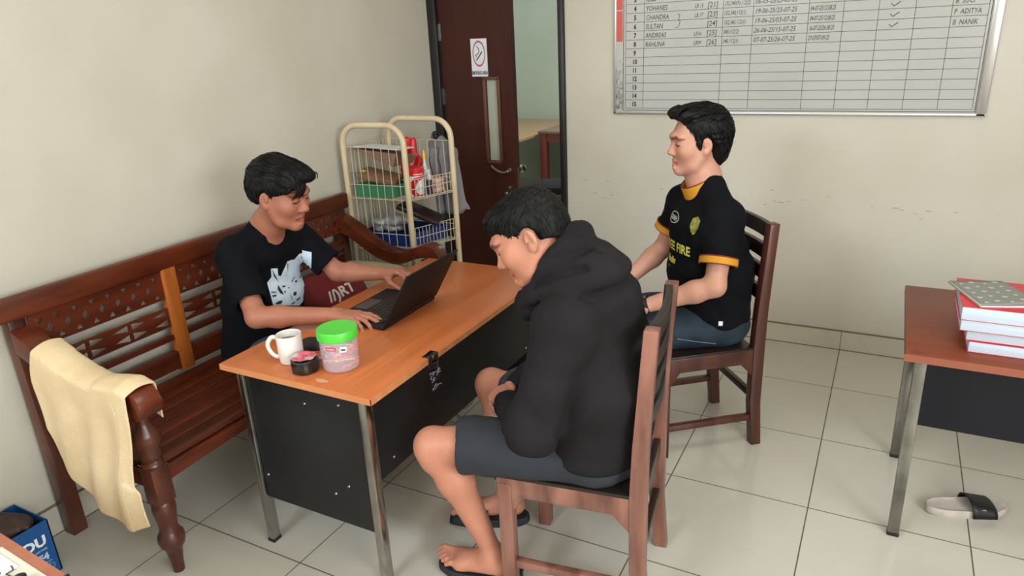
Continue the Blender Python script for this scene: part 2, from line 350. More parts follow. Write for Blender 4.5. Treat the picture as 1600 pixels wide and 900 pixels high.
for r, (a, c, d1, d2, d3) in {4: ('LB 15', '[21]', '152,340(9),112(2)', '06-05-25/25-05-25', ''), 5: ('LB.17', '[23]', '152,340,112(1)', '19-06-25/23-07-25', '04-07-25/12.08.25'), 3: ('', '', '', '09-05-25/20-05-25', ''),
        6: ('', '[24]', '152,340,112(1)', '19-06-25/03-07-25', '04-07-25/12.08.25'), 7: ('LB16', '[25]', '340,112(2)', '26-06-25/15-07-25', '16-07-25/26.08.25'), 8: ('LB09', '[26]', '340,112(1)', '07-07-25/26-07-25', '27-07/07-09-25')}.items():
    wtext(b, a, 1.655, rowz(r)+.010, .028, .7, .2, .0001); wtext(b, c, 1.722, rowz(r)+.008, .038, .85, .1, .0002)
    wtext(b, d1, 1.808, rowz(r)+.012, .029, .62, .2, .0002); wtext(b, d2, 1.960, rowz(r)+.012, .033, .80, .25, .0002); wtext(b, d3, 2.222, rowz(r)+.011, .031, .50, .25, .0003)
for r, n in {4: 'B  SUCI', 5: 'B  SUCI', 6: 'P  ADITYA', 7: 'B  NANIK'}.items(): wtext(b, n, 2.83, rowz(r)+.010, .032, .72, .1, .0002)
for r in (4, 5, 6, 7):
    x = 2.585; z = rowz(r)+.012; b.tube([(x-.012, -.0188, z+.012), (x, -.0188, z), (x+.026, -.0188, z+.019)], .0018, 5)
b.tube(bez([(1.565, -.0188, rowz(5)+.03), (1.578, -.0188, rowz(5)+.026), (1.572, -.0188, rowz(5)), (1.58, -.0188, rowz(5)-.004), (1.572, -.0188, rowz(6)+.012), (1.555, -.0188, rowz(6)+.010)], 4), .0014, 5)
b.build('handwriting', mat('marker_ink', (72, 68, 70), .6), WB, smooth=False)
b = MB(); random.seed(11)
for i in range(70):
    x = random.uniform(1.229, 1.262); z = 1.29+abs(random.gauss(0, .10)); p = [(x, -.0188, z)]
    for k in range(3): p.append((min(1.264, max(1.228, p[-1][0]+random.gauss(0, .008))), -.0188, p[-1][2]+random.uniform(0, .012)))
    b.tube(p, .0008, 4)
b.build('scribbles', mat('grey_scribble', (120, 116, 120), .6), WB, smooth=False)
# ================================================================== WRITING DESK (left)
def desk(name, label, x0, y0, x1, y1, rot, mt, endpanel, modesty, legs):
    pass
DA = root('writing_desk', 'orange wood writing desk with black side panels and chrome legs under the laptop', 'desk', (1.04, -1.9, 0))
dx0, dx1, dy0, dy1 = .715, 1.36, -2.54, -1.268
MB().box(dx0, dy0, .694, dx1, dy1, .717, bev=.0025).build('tabletop', M['dtop'], DA)
b = MB(); t = .0015; b.box(dx0-t, dy0-t, .695, dx1+t, dy0+.0005, .7155); b.box(dx1-.0005, dy0-t, .695, dx1+t, dy1+t, .7155); b.box(dx0-t, dy0-t, .695, dx0+.0005, dy1+t, .7155)
b.build('tabletop_edging', M['dedge'], DA)
def leg(x, y, root_, z1=.693, sx=.022, sy=.03, lean=0, m='chrome'):
    b = MB(); b.box(x-sx/2, y-sy/2, .012, x+sx/2, y+sy/2, z1, bev=.003); o = b.build('leg', M[m], root_)
    b = MB(); b.box(x-sx/2-.001, y-sy/2-.001, 0, x+sx/2+.001, y+sy/2+.001, .014, bev=.002); c = b.build('rubber_foot', M['rubber'], o)
for x, y in ((.795, -2.515), (1.315, -2.515), (.795, -1.30), (1.315, -1.30)): leg(x, y, DA, sx=.03, sy=.035)
MB().box(.812, -2.522, .20, 1.30, -2.507, .693).build('side_panel', M['black'], DA)
MB().box(.812, -1.308, .20, 1.30, -1.293, .693).build('side_panel', M['black'], DA)
MB().box(1.292, -2.50, .375, 1.307, -1.315, .693).build('modesty_panel', M['black'], DA)
for x, z in ((1.212, .656), (1.067, .631), (.834, .297), (1.208, .355), (1.146, .309)):
    b = MB(); b.lathe([(.0, .004), (.004, .004), (.006, .001), (.006, 0)][::-1], T=Matrix.Translation((x, -2.522, z)) @ Matrix.Rotation(R(90), 4, 'X'), n=12); b.build('screw', M['chrome'], DA)
for y, z in ((-1.42, .40), (-1.5, .66), (-2.40, .42)):
    b = MB(); b.lathe([(.006, 0), (.006, .001), (.004, .004), (0, .004)], T=Matrix.Translation((1.307, y, z)) @ Matrix.Rotation(R(90), 4, 'Y'), n=12); b.build('screw', M['chrome'], DA)
# black tape over the edge
b = MB(); y0, y1 = -2.235, -2.178
prof = [(1.335, .7185), (1.3625, .7185), (1.3635, .69), (1.3625, .66), (1.366, .635), (1.361, .60)]
for i in range(len(prof)-1):
    for k in range(4):
        ya = y0+(y1-y0)*k/4; yb_ = y0+(y1-y0)*(k+1)/4; jit = lambda q, k=k, i=i: .004*math.sin(q*90+i*2)
        a = prof[i]; c = prof[i+1]; s1 = .0; e = (-.006 if i > 2 else 0)
        b.add([(a[0]+jit(ya)*.4, ya, a[1]), (a[0]+jit(yb_)*.4, yb_, a[1]), (c[0]+jit(yb_)*.4, yb_+e, c[1]), (c[0]+jit(ya)*.4, ya-e, c[1])], [(0, 1, 2, 3)])
o = b.build('black_tape', mat('torn_black_tape', (16, 16, 20), .25, col2=(22, 22, 28), scale=40, bump=.6, bscale=90), DA)
so = o.modifiers.new('thickness', 'SOLIDIFY'); so.thickness = .0012
b = MB(); random.seed(5)
for i in range(14):
    p = [(1.3675, random.uniform(-2.232, -2.185), random.uniform(.60, .655))]
    for k in range(2): p.append((1.3675, min(-2.178, max(-2.24, p[-1][1]+random.gauss(0, .013))), p[-1][2]+random.uniform(-.012, .016)))
    b.tube(p, .0012, 4)
b.build('silver_creases', mat('silvery_crease', (150, 150, 165), .4), o)
# glue/water stain on the top
b = MB(); b.prism([(1.135+.024*math.cos(a)*(1+.2*math.sin(3*a)), -2.502+.010*math.sin(a)) for a in [2*math.pi*i/18 for i in range(18)]], .717, .7176, 'z'); b.build('dried_stain', mat('pale_stain', (206, 160, 118), .4), DA)

# ================================================================== DESK (right)
DB = root('office_desk', 'brown laminate office desk with grey metal legs holding the stack of red books', 'desk', (3.3, -1.27, 0))
b = MB(); b.box(2.765, -1.62, .69, 4.1, -.93, .717, bev=.002); b.build('tabletop', M['dtop2'], DB)
b = MB(); b.box(2.763, -1.6215, .691, 4.1, -1.6195, .7155); b.build('tabletop_edging', mat('reddish_edge', (142, 80, 58), .4), DB)
for x, y in ((2.815, -1.565), (2.815, -1.03), (4.05, -1.565), (4.05, -1.03)): leg(x, y, DB, .69, .036, .03, m='steel')
b = MB(); b.box(2.835, -1.30, .305, 4.04, -1.285, .69); b.build('modesty_panel', mat('blue_black_panel', (20, 22, 30), .5, spec=.3), DB)
b = MB(); b.tube([(2.79, -1.60, .7176), (2.806, -1.596, .7176), (2.815, -1.60, .7176)], .0012, 5); b.build('pen_mark', M['ink'], DB)
# books on it (pages towards the room)
red = mat('red_book_cover', (196, 40, 52), .4); pages = mat('book_pages', (196, 208, 220), .75, col2=(186, 199, 213), scale=12, stretch=(.3, .3, 30), bump=.15, bscale=60, bstretch=(.5, .5, 20))
zb = .7178
specs = [(2.935, -1.538, .036, 'lowest'), (2.925, -1.530, .036, 'second from the bottom'), (2.903, -1.548, .036, 'second from the top'), (2.900, -1.552, .044, 'topmost')]
for i, (x, y, h, nm) in enumerate(specs):
    B = root('book', 'thick red-covered book, %s of the four piled on the right desk' % nm, 'book', (x+.20, y+.15, zb), group='red books piled on the right desk')
    MB().box(x+.003, y+.0008, zb+.0012, x+.395, y+.288, zb+h-.0012, bev=.001).build('page_block', pages, B)
    b = MB(); b.box(x, y, zb, x+.40, y+.29, zb+.0012); b.box(x, y, zb+h-.0012, x+.40, y+.29, zb+h); b.box(x+.397, y, zb, x+.40, y+.29, zb+h); b.build('cover', red, B)
    zb += h+.0004
BK = root('booklet', 'thin grey booklet with a pale leaf pattern lying askew on top of the red books', 'booklet', (2.989, -1.408, zb), R(19.4))
b = MB(); b.box(-.080, -.113, 0, .082, .113, .004); b.build('pages', M['white'], BK, world=False)
b = MB(); V = []; F = []; n = 10
lift = lambda u, v: .0055+.012*u*u*(1-v)
for i in range(n+1):
    for j in range(n+1): V.append((-.080+.162*i/n, -.115+.23*j/n, lift(i/n, j/n)))
for i in range(n):
    for j in range(n): q_ = i*(n+1)+j; F.append((q_, q_+n+1, q_+n+2, q_+1))
b.add(V, F); o = b.build('front_cover', mat('grey_cover', (128, 130, 124), .5), BK, world=False); so = o.modifiers.new('t', 'SOLIDIFY'); so.thickness = .0015; so.offset = -1
b = MB()
for i in range(4):
    for j in range(5):
        u = .14+.22*i; v = .10+.19*j+(.05 if i % 2 else 0); x = -.080+.162*u; y = -.115+.23*min(v, .93); z = lift(u, v)+.0022
        b.prism([(x+(.009 if (i+j) % 2 else .006)*math.cos(a), y+.006*math.sin(a)) for a in [2*math.pi*q/8 for q in range(8)]], z, z+.0006, 'z')
b.build('leaf_print', mat('pale_leaf_print', (182, 184, 176), .6), BK, world=False, smooth=False)
b = MB(); b.box(-.085, -.115, .0, -.077, .115, .0068, bev=.001); b.build('binding', mat('beige_binding', (176, 170, 156), .5), BK, world=False)

# slide sandal under the right desk
def slide(name, label, loc, rz, L_=.275, W_=.098, H_=.030, msole=None, mstrap=None, strap=(.50, .78), sh=.055, cat='sandal', parent=None, sole2=None, letters=None, closed=False):
    S = root(name, label, cat, loc, rz) if parent is None else None
    def prof(n=28):
        out = []
        for i in range(n):
            a = 2*math.pi*i/n; x = math.cos(a); y = math.sin(a)
            wx = .5*L_*(abs(x)**.85)*(1 if x > 0 else -1); wy = .5*W_*(abs(y)**.8)*(1 if y > 0 else -1)*(1.0+.10*x-.14*math.exp(-((x+.15)/.35)**2))
            out.append((wx, wy))
        return out
    P_ = prof(); n = len(P_); b = MB(); V = []; F = []
    for s, z in ((.93, 0), (1.0, H_*.25), (1.0, H_*.8), (.97, H_), (.88, H_*.9), (.6, H_*.86), (.2, H_*.86)):
        V += [(p[0]*s, p[1]*s, z+(.006 if p[0] > .35*L_ else 0)*1) for p in P_]
    for k in range(6):
        for i in range(n): F.append((k*n+i, k*n+(i+1) % n, (k+1)*n+(i+1) % n, (k+1)*n+i))
    F.append(tuple(range(n-1, -1, -1))); F.append(tuple(range(6*n, 7*n)))
    b.add(V, F)
    if parent is None: so_ = b.build('sole', msole, S, world=False)
    else:
        TT = Matrix.Translation(loc) @ Matrix.Rotation(rz, 4, 'Z'); b.bm.transform(TT); so_ = b.build('slipper', msole, parent)
    b = MB(); V = []; F = []; na = 12; nx = 6
    for q in range(nx+1):
        x = L_*(-.5+strap[0]+(strap[1]-strap[0])*q/nx); wv = W_*.52*(1.06 if True else 1); hh = sh*(1-.35*(q/nx)) if not closed else sh*(1-.8*(q/nx)**2)
        if closed: wv *= (1-.35*(q/nx)**3)
        for j in range(na+1):
            a = math.pi*j/na; V.append((x+.012*math.sin(a)*0, wv*math.cos(a), H_*.4+(hh)*math.sin(a)**.7))
    for q in range(nx):
        for j in range(na): F.append((q*(na+1)+j, q*(na+1)+j+1, (q+1)*(na+1)+j+1, (q+1)*(na+1)+j))
    b.add(V, F)
    if parent is None: st = b.build('strap', mstrap, S, world=False)
    else: b.bm.transform(TT); st = b.build('strap', mstrap, so_)
    m_ = st.modifiers.new('t', 'SOLIDIFY'); m_.thickness = .005; m_.offset = 1
    return S, st
S, st = slide('slide_sandal', 'single grey slide sandal with a black strap on the floor beneath the right desk', (3.045, -1.33, 0), R(22), .275, .10, .034, mat('grey_sandal_sole', (196, 188, 178), .6, col2=(178, 170, 160), scale=20), mat('black_strap', (18, 18, 20), .5), (.50, .80), .05)
b = MB(); V, F = textmesh('FILA', .022, bold=.0006, align='CENTER')
TL = Matrix.Translation((.028, -.0545, .034)) @ Matrix.Rotation(R(68), 4, 'X') @ Matrix.Rotation(R(12), 4, 'Z')
V, F = textmesh('STEP', .017, bold=.0006, align='CENTER')
b.add([(v.x, v.y, 0) for v in V], F, TL); b.build('strap_lettering', mat('grey_lettering', (150, 150, 150), .6), S, world=False, smooth=False)

# ================================================================== WOODEN CHAIRS
def make_chair(label, loc, rz, wood='chair'):
    K = root('wooden_chair', label, 'chair', loc, rz, None)
    def P(b, n, m, **k): return b.build(n, M[wood if m == 'chair' else m], K, world=False, bev=k.get('bev', .0035), label=k.get('label'))
    w = .21; xr = -.225; xf = .215
    for s in (-1, 1):       # rear leg and back post in one, bent backwards above the seat
        prof = [(xr-.030, 0), (xr+.014, 0), (xr+.034, .20), (xr+.036, .46), (xr+.030, .62), (xr+.016, .82), (xr+.004, .985), (xr-.036, .985), (xr-.026, .82), (xr-.016, .62), (xr-.014, .46), (xr-.014, .20)]
        b = MB(); y1 = s*w; y0 = s*(w-.042); b.prism(prof, min(y0, y1), max(y0, y1), 'y'); P(b, 'back_post', 'chair')
        b = MB(); b.box(xf-.045, min(y0, y1), 0, xf, max(y0, y1), .438); P(b, 'leg', 'chair')
    # seat
    b = MB(); b.box(xr+.03, -.205, .442, xf+.012, .205, .466); P(b, 'seat', 'slat')
    for s in (-1, 1):
        b = MB(); y1 = s*(w-.004); y0 = s*(w-.030)
        b.prism([(xr+.03, .44), (xf-.005, .44), (xf-.005, .385), (xf-.045, .385), (xf-.085, .33+.05), (xr+.09, .38), (xr+.032, .31)][::1] if False else [(xr+.03, .456), (xf+.004, .456), (xf+.004, .372), (xf-.047, .340), (xf-.085, .392), (xr+.085, .392), (xr+.032, .335)], min(y0, y1), max(y0, y1), 'y'); P(b, 'seat_rail', 'chair')
        b = MB(); y1 = s*(w-.008); y0 = s*(w-.034); b.box(xr+.02, min(y0, y1), .12, xf-.04, max(y0, y1), .148); P(b, 'stretcher', 'chair')
    b = MB(); b.box(xf-.03, -.17, .385, xf-.008, .17, .44); P(b, 'seat_rail', 'chair_d')
    b = MB(); b.box(xr+.0, -.17, .385, xr+.022, .17, .44); P(b, 'seat_rail', 'chair_d')
    b = MB(); b.box(xr-.002, -.17, .215, xr+.022, .17, .245); P(b, 'stretcher', 'chair_d')
    # curved slats
    def xb(z): 
        t = max(0, (z-.46)/.525); return xr+.018-.024*t**1.2
    def slat(z0, z1, nm, arch=0):
        b = MB(); V = []; F = []; n = 12
        for i in range(n+1):
            y = -.170+.340*i/n; c = -.014*(1-(y/.17)**2); ar = arch*(1-(y/.17)**2)
            for (dx, z) in ((-.004, z0), (.018, z0), (.018, z1+ar), (-.004, z1+ar)): V.append((xb(z0 if z == z0 else z1)-.012+dx+c, y, z))
        for i in range(n):
            for j in range(4): F.append((4*i+j, 4*i+(j+1) % 4, 4*i+4+(j+1) % 4, 4*i+4+j))
        F.append((3, 2, 1, 0)); F.append(tuple(4*n+j for j in range(4))); b.add(V, F); P(b, nm, 'slat', bev=.002)
    slat(.925, .983, 'top_rail'); slat(.838, .893, 'back_slat'); slat(.752, .806, 'back_slat'); slat(.662, .718, 'back_slat')
    return K
make_chair('brown wooden chair with curved slatted back under the person in the black hoodie', (1.887, -2.171, 0), R(180+8))
make_chair('brown wooden chair with dark slatted back under the person in the black and gold jersey', (1.97, -1.15, 0), R(180+38.8), 'chair2')

# ================================================================== CARVED BENCH
BN = root('carved_bench', 'long reddish brown carved wooden bench against the left wall', 'bench', (.3, -2.0, 0))
def bp(b, n, m='bench', bev=.003, **k): return b.build(n, M[m] if isinstance(m, str) else m, BN, bev=bev, **k)
yn, yf = -2.80, -1.12
for y in (yn, yf):
    b = MB(); b.prism([(.01, 0), (.07, 0), (.075, .4), (.06, .93), (.012, .93), (.012, .4)], y-.028, y+.028, 'y'); bp(b, 'back_post', 'bench_d')
b = MB(); b.box(.055, -3.06, .885, .095, yf+.03, .968, bev=.01); bp(b, 'crest_rail', bev=.0)
# pierced panels: a grid of cells with openings
def pierced(y0, y1, z0, z1, holes, name, x0=.074, x1=.084):
    """solid band with convex holes cut through (holes: list of 2D polygons)"""
    bm = bmesh.new(); o_v = [bm.verts.new((0, y, z)) for y, z in ((y0, z0), (y1, z0), (y1, z1), (y0, z1))]
    es = [bm.edges.new((o_v[i], o_v[(i+1) % 4])) for i in range(4)]
    for h in holes:
        vs = [bm.verts.new((0, y, z)) for y, z in h]; es += [bm.edges.new((vs[i], vs[(i+1) % len(vs)])) for i in range(len(vs))]
    bmesh.ops.triangle_fill(bm, use_beauty=True, edges=es)
    # drop faces inside holes
    def inside(p, h):
        s = None
        for i in range(len(h)):
            a = h[i]; c = h[(i+1) % len(h)]; cr_ = (c[0]-a[0])*(p[1]-a[1])-(c[1]-a[1])*(p[0]-a[0])
            if s is None: s = cr_ > 0
            elif (cr_ > 0) != s: return False
        return True
    kill = [f for f in bm.faces if any(inside((f.calc_center_median().y, f.calc_center_median().z), h) for h in holes)]
    bmesh.ops.delete(bm, geom=kill, context='FACES_ONLY')
    r = bmesh.ops.extrude_face_region(bm, geom=list(bm.faces)); vs = [v for v in r['geom'] if isinstance(v, bmesh.types.BMVert)]
    for v in bm.verts: v.co.x = x0
    for v in vs: v.co.x = x1
    bmesh.ops.recalc_face_normals(bm, faces=bm.faces)
    me = bpy.data.meshes.new(name); bm.to_mesh(me); bm.free(); return link(name, me, M['bench'], BN)
def diamond(y, z, ry, rz): return [(y-ry, z), (y, z-rz), (y+ry, z), (y, z+rz)]
stiles = [-2.222, -1.66]; spans = [(-2.775, -2.255), (-2.189, -1.693), (-1.627, -1.145)]
for y in stiles: b = MB(); b.box(.058, y-.032, .44, .094, y+.032, .89); bp(b, 'stile', 'bench_o')
b = MB(); b.box(.060, yn, .455, .092, yf, .532); bp(b, 'bottom_rail')
for (y0, y1) in spans:
    L_ = y1-y0; hs = []; n = 8
    for i in range(n):
        yc = y0+L_*(i+.5)/n
        hs.append([(yc-.014, .866), (yc+.014, .866), (yc, .842)]); hs.append([(yc-.014, .773), (yc, .797), (yc+.014, .773)])
        if i < n-1: hs.append(diamond(yc+L_/n/2, .819, .014, .021))
    pierced(y0, y1, .764, .886, hs, 'pierced_panel')
    hs = []; n = 3
    for i in range(n):
        ya = y0+L_*i/n+.006; yb_ = y0+L_*(i+1)/n-.006; ym = (ya+yb_)/2
        hs += [[(ya, .719), (ya, .690), (ym-.010, .705)], [(yb_, .719), (yb_, .690), (ym+.010, .705)], [(ya, .649), (ya, .680), (ym-.010, .664)], [(yb_, .649), (yb_, .680), (ym+.010, .664)]]
    pierced(y0, y1, .643, .726, hs, 'pierced_panel')
    b = MB(); b.box(.064, y0, .583, .088, y1, .606); bp(b, 'back_slat')
# seat: slats with gaps on a frame
for i in range(7):
    x = .075+i*.074; b = MB(); b.box(x, yn+.02, .405+(-.004*(1-abs(i-3)/3)), x+.070, yf-.02, .425+(-.004*(1-abs(i-3)/3))); bp(b, 'seat_slat', bev=.003)
n = 24; pr = [(yn, .40), (yf, .40)]; pr2 = [(yf, .335)]+[(yf+(yn-yf)*i/n, .335+.022*math.sin(math.pi*i/n)**.5) for i in range(1, n)]+[(yn, .335)]
b = MB(); b.prism(pr+pr2, .575, .60, 'x'); bp(b, 'front_apron')
b = MB(); b.box(.08, yn+.0, .345, .58, yn+.022, .405); bp(b, 'side_apron'); b = MB(); b.box(.08, yf-.022, .345, .58, yf, .405); bp(b, 'side_apron')
def turned(x, y, lab):
    pf = [(.019, 0), (.021, .04), (.027, .085), (.030, .10), (.040, .112), (.045, .135), (.043, .155), (.034, .168), (.030, .19), (.034, .22), (.039, .26), (.037, .285), (.030, .295)]
    b = MB(); b.lathe(pf, (x, y, 0)); b.box(x-.033, y-.033, .29, x+.033, y+.033, .43, bev=.004)
    b.lathe([(.033, .43), (.036, .437), (.033, .445), (.026, .452), (.031, .462), (.034, .475), (.033, .50), (.041, .515), (.046, .535), (.040, .558), (.026, .578), (.021, .60), (.021, .655)], (x, y, 0)); return bp(b, 'turned_leg', 'bench_d', bev=0)
turned(.60, yn+.022, ''); turned(.60, yf-.022, '')
def arm(y0, y1):
    top = bez([(.07, 0, .850), (.16, 0, .805), (.28, 0, .730), (.38, 0, .690), (.47, 0, .688), (.55, 0, .718), (.62, 0, .740), (.672, 0, .725), (.70, 0, .685), (.685, 0, .645)], 5)
    low = bez([(.07, 0, .765), (.16, 0, .725), (.28, 0, .655), (.38, 0, .625), (.47, 0, .628), (.54, 0, .655), (.60, 0, .672), (.63, 0, .665), (.645, 0, .648), (.65, 0, .632)], 5)
    poly_t = [(p.x, p.z) for p in top]; poly_l = [(p.x, p.z) for p in low]; b = MB(); n = len(poly_t); V = []; F = []
    for i in range(n):
        for (q, y) in ((poly_t[i], y0), (poly_t[i], y1), (poly_l[i], y1), (poly_l[i], y0)): V.append((q[0], y, q[1]))
    for i in range(n-1):
        for j in range(4): F.append((4*i+j, 4*i+(j+1) % 4, 4*i+4+(j+1) % 4, 4*i+4+j))
    F.append((0, 1, 2, 3)); F.append(tuple(4*(n-1)+j for j in range(4)[::-1])); b.add(V, F); return bp(b, 'armrest', bev=.004)
arm(yn-.035, yn+.045); arm(yf-.045, yf+.035)
# towel draped over the near armrest
def towel():
    from_top = lambda x: float(np.interp(x, [.16, .28, .38, .47, .55, .62, .66, .70], [.835, .778, .742, .728, .742, .752, .738, .70]))
    nx, nt = 56, 64; V = []; F = []; rnd = random.Random(4)
    ya, yb_ = yn-.035-.006, yn+.045+.006
    xs = np.linspace(.205, .665, nx)
    def drop(x):   # lower edge height of the outside flap
        return float(np.interp(x, [.205, .24, .30, .36, .44, .52, .60, .665], [.52, .40, .33, .285, .255, .240, .245, .275]))
    for i, x in enumerate(xs):
        zt = from_top(x); zl = drop(x); hin = .13; top = yb_-ya; out = zt-zl; tot = hin+top+out
        for j in range(nt+1):
            s = tot*j/nt
            if s < hin: y = yb_+.004; z = zt-hin+s
            elif s < hin+top: u = (s-hin)/top; y = yb_-u*top; z = zt+.010*math.sin(math.pi*u)
            else:
                d = s-hin-top; z = zt-d; y = ya-.010-.05*min(1, d/.3)*(.35+.65*math.sin(x*22+1.2)**2)*.55-.018*math.sin(x*9+d*5)*min(1, d/.12)
                x_ = x
            sl = max(0, (s-hin-top))
            xx = x-(.03*(sl/.45)*(1-(x/.66)))-.03*(sl/.45)*math.sin(x*6)+.012*math.sin(z*14)*min(1, sl/.1)
            if x > .60: xx -= .035*min(1, sl/.25)*(1 if sl < .33 else .3)
            V.append((xx, y, z))
    for i in range(nx-1):
        for j in range(nt): a = i*(nt+1)+j; F.append((a, a+1, a+nt+2, a+nt+1))
    me = npmesh('towel', V, F); o = link('towel', me, mat('cream_terry_towel', (226, 202, 162), .95, col2=(216, 190, 148), scale=7, bump=.9, bscale=260))
    so = o.modifiers.new('t', 'SOLIDIFY'); so.thickness = .006; so.offset = 0
    o.modifiers.new('s', 'SUBSURF').render_levels = 1
    return setp(o, 'cream terry towel draped over the near armrest of the carved bench', 'towel')
towel()
# ================================================================== TROLLEY
TR = root('wire_trolley', 'tall cream wire basket trolley with looped tube handles in the corner by the door', 'trolley', (.27, -.87, 0))
NL, NR, FL, FR = (.055, -1.035), (.435, -1.01), (.105, -.70), (.535, -.715)
def uframe(a, b_, top):
    (ax_, ay_), (bx, by) = a, b_; L_ = math.hypot(bx-ax_, by-ay_); u = ((bx-ax_)/L_, (by-ay_)/L_); r = .10
    pts = [(0, .05), (0, .4), (0, top-r)]+[(r-r*math.cos(t), top-r+r*math.sin(t)) for t in [math.pi/2*i/7 for i in range(1, 8)]]+[(L_-r+r*math.sin(t), top-r+r*math.cos(t)) for t in [math.pi/2*i/7 for i in range(0, 8)]]+[(L_, .4), (L_, .05)]
    b = MB(); b.tube([(ax_+u[0]*s, ay_+u[1]*s, z) for s, z in pts], .0155, 12); b.build('tube_frame', M['cream'], TR)
uframe(NL, NR, 1.315); uframe(FL, FR, 1.315)
def seg(p, q, z, r=.0022): b_.tube([(p[0], p[1], z), (q[0], q[1], z)], r, 5)
def lerp(p, q, t): return (p[0]+(q[0]-p[0])*t, p[1]+(q[1]-p[1])*t)
def wires(p, q, n, z0, z1, name, zs=()):
    global b_
    b_ = MB(); rnd = random.Random(n)
    for i in range(1, n):
        a = lerp(p, q, i/n); j = rnd.uniform(-.006, .006); b_.tube([(a[0], a[1], z0), (a[0]+j, a[1], (z0+z1)/2), (a[0], a[1], z1)], .0019, 5)
    for z in zs: seg(p, q, z)
    b_.build(name, M['wire'], TR)
wires(NL, NR, 8, .30, 1.20, 'wire_side', (1.20, 1.0, .925, .735, .64, .40))
wires(FL, FR, 8, .30, 1.20, 'wire_side', (1.20, 1.0, .925, .735, .64, .40))
wires(NL, FL, 14, .30, 1.20, 'wire_back', (1.20, 1.06, .925, .76, .64, .40))
for z0, z1 in ((.93, 1.03), (.66, .77), (.34, .46)): wires(NR, FR, 13, z0, z1, 'wire_front', (z0, (z0+z1)/2, z1))
for z in (.925, .655, .335):
    b_ = MB()
    for i in range(11): a = lerp(NL, FL, i/10); c = lerp(NR, FR, i/10); seg(a, c, z, .0018)
    for i in range(8): a = lerp(NL, NR, i/7); c = lerp(FL, FR, i/7); seg(a, c, z-.003, .0022)
    b_.build('wire_shelf', M['wire'], TR)
for p in (NL, NR, FL, FR):
    b = MB(); b.tube([(p[0]-.012, p[1], .028), (p[0]+.012, p[1], .028)], .028, 16); b.build('castor', M['rubber'], TR)
# contents -----------------------------------------------------------
def pt(u, v):
    a = lerp(NL, NR, u); c = lerp(FL, FR, u); return lerp(a, c, v)
def quadbox(name, m, parent, z0, z1, u0, v0, u1, v1, taper=.92, wall=.004, hollow=True):
    V = []; c = [pt(u0, v0), pt(u1, v0), pt(u1, v1), pt(u0, v1)]; mx_, my_ = sum(p[0] for p in c)/4, sum(p[1] for p in c)/4
    sc = lambda p, s: (mx_+(p[0]-mx_)*s, my_+(p[1]-my_)*s)
    rings = [(taper, z0), (1, z1)]+([(.97, z1), (taper*.96, z0+wall)] if hollow else [])
    for s, z in rings: V += [(*sc(p, s), z) for p in c]
    F = [(3, 2, 1, 0)]
    for k in range(len(rings)-1):
        for i in range(4): F.append((4*k+i, 4*k+(i+1) % 4, 4*k+4+(i+1) % 4, 4*k+4+i))
    F.append(tuple(4*(len(rings)-1)+i for i in range(4)))
    b = MB(); b.add(V, F); return b.build(name, m, parent, smooth=False, bev=.0015)
o = quadbox('tray', mat('green_plastic', (58, 128, 88), .4), None, .93, .998, .07, .04, .70, .50); setp(o, 'green plastic tray on the upper shelf of the wire trolley', 'tray')
o = quadbox('crate', mat('blue_plastic', (26, 52, 120), .4), None, .66, .735, .06, .06, .92, .94); setp(o, 'blue plastic crate on the middle shelf of the wire trolley', 'crate')
c = pt(.38, .33)
b = MB(); T0 = Matrix.Translation((c[0], c[1]-.02, 1.03)) @ Matrix.Rotation(R(14), 4, 'Z') @ Matrix.Rotation(R(12), 4, 'Y') @ Matrix.Rotation(R(10), 4, 'X')
b.box(-.12, -.06, -.015, .10, .06, .015, T0, bev=.004); o = b.build('cardboard_pack', mat('brown_cardboard', (140, 104, 76), .8, col2=(120, 88, 62), scale=14, bump=.3)); setp(o, 'flat brown cardboard pack lying across the green tray', 'box')
b = MB(); T0 = Matrix.Translation((c[0]+.03, c[1]-.03, 1.135)) @ Matrix.Rotation(R(5), 4, 'Z') @ Matrix.Rotation(R(4), 4, 'Y') @ Matrix.Rotation(R(24), 4, 'X')
V = [(-.15, -.09, .05), (.16, -.09, .03), (.16, .10, -.01), (-.08, .12, .03), (-.14, -.085, .046), (.125, -.085, -.04), (.125, .09, -.05), (-.06, .10, .0)]
b.add(V, [(0, 1, 2, 3), (7, 6, 5, 4), (0, 4, 5, 1), (1, 5, 6, 2), (2, 6, 7, 3), (3, 7, 4, 0)], Matrix.Translation((c[0], c[1], 1.14))); o = b.build('cardboard_sheet', mat('folded_cardboard', (140, 112, 90), .8, col2=(124, 98, 78), scale=6), smooth=False, bev=.002); setp(o, 'folded brown cardboard sheet at the top of the wire trolley', 'cardboard')
b = MB(); b.box(-.12, -.08, 0, .15, .09, .004, Matrix.Translation((c[0], c[1], 1.186)) @ Matrix.Rotation(R(6), 4, 'Z') @ Matrix.Rotation(R(3), 4, 'Y') @ Matrix.Rotation(R(-4), 4, 'X')); o = b.build('paper_sheet', M['white']); setp(o, 'white paper sheet lying on the cardboard atop the wire trolley', 'paper')
b = MB(); b.box(-.014, -.01, -.012, .018, .012, .012, Matrix.Translation((c[0]-.10, c[1]-.06, 1.058)), bev=.003); o = b.build('small_packet', mat('yellow_packet', (190, 178, 60), .5)); setp(o, 'small yellow packet on the clutter in the green tray', 'packet')
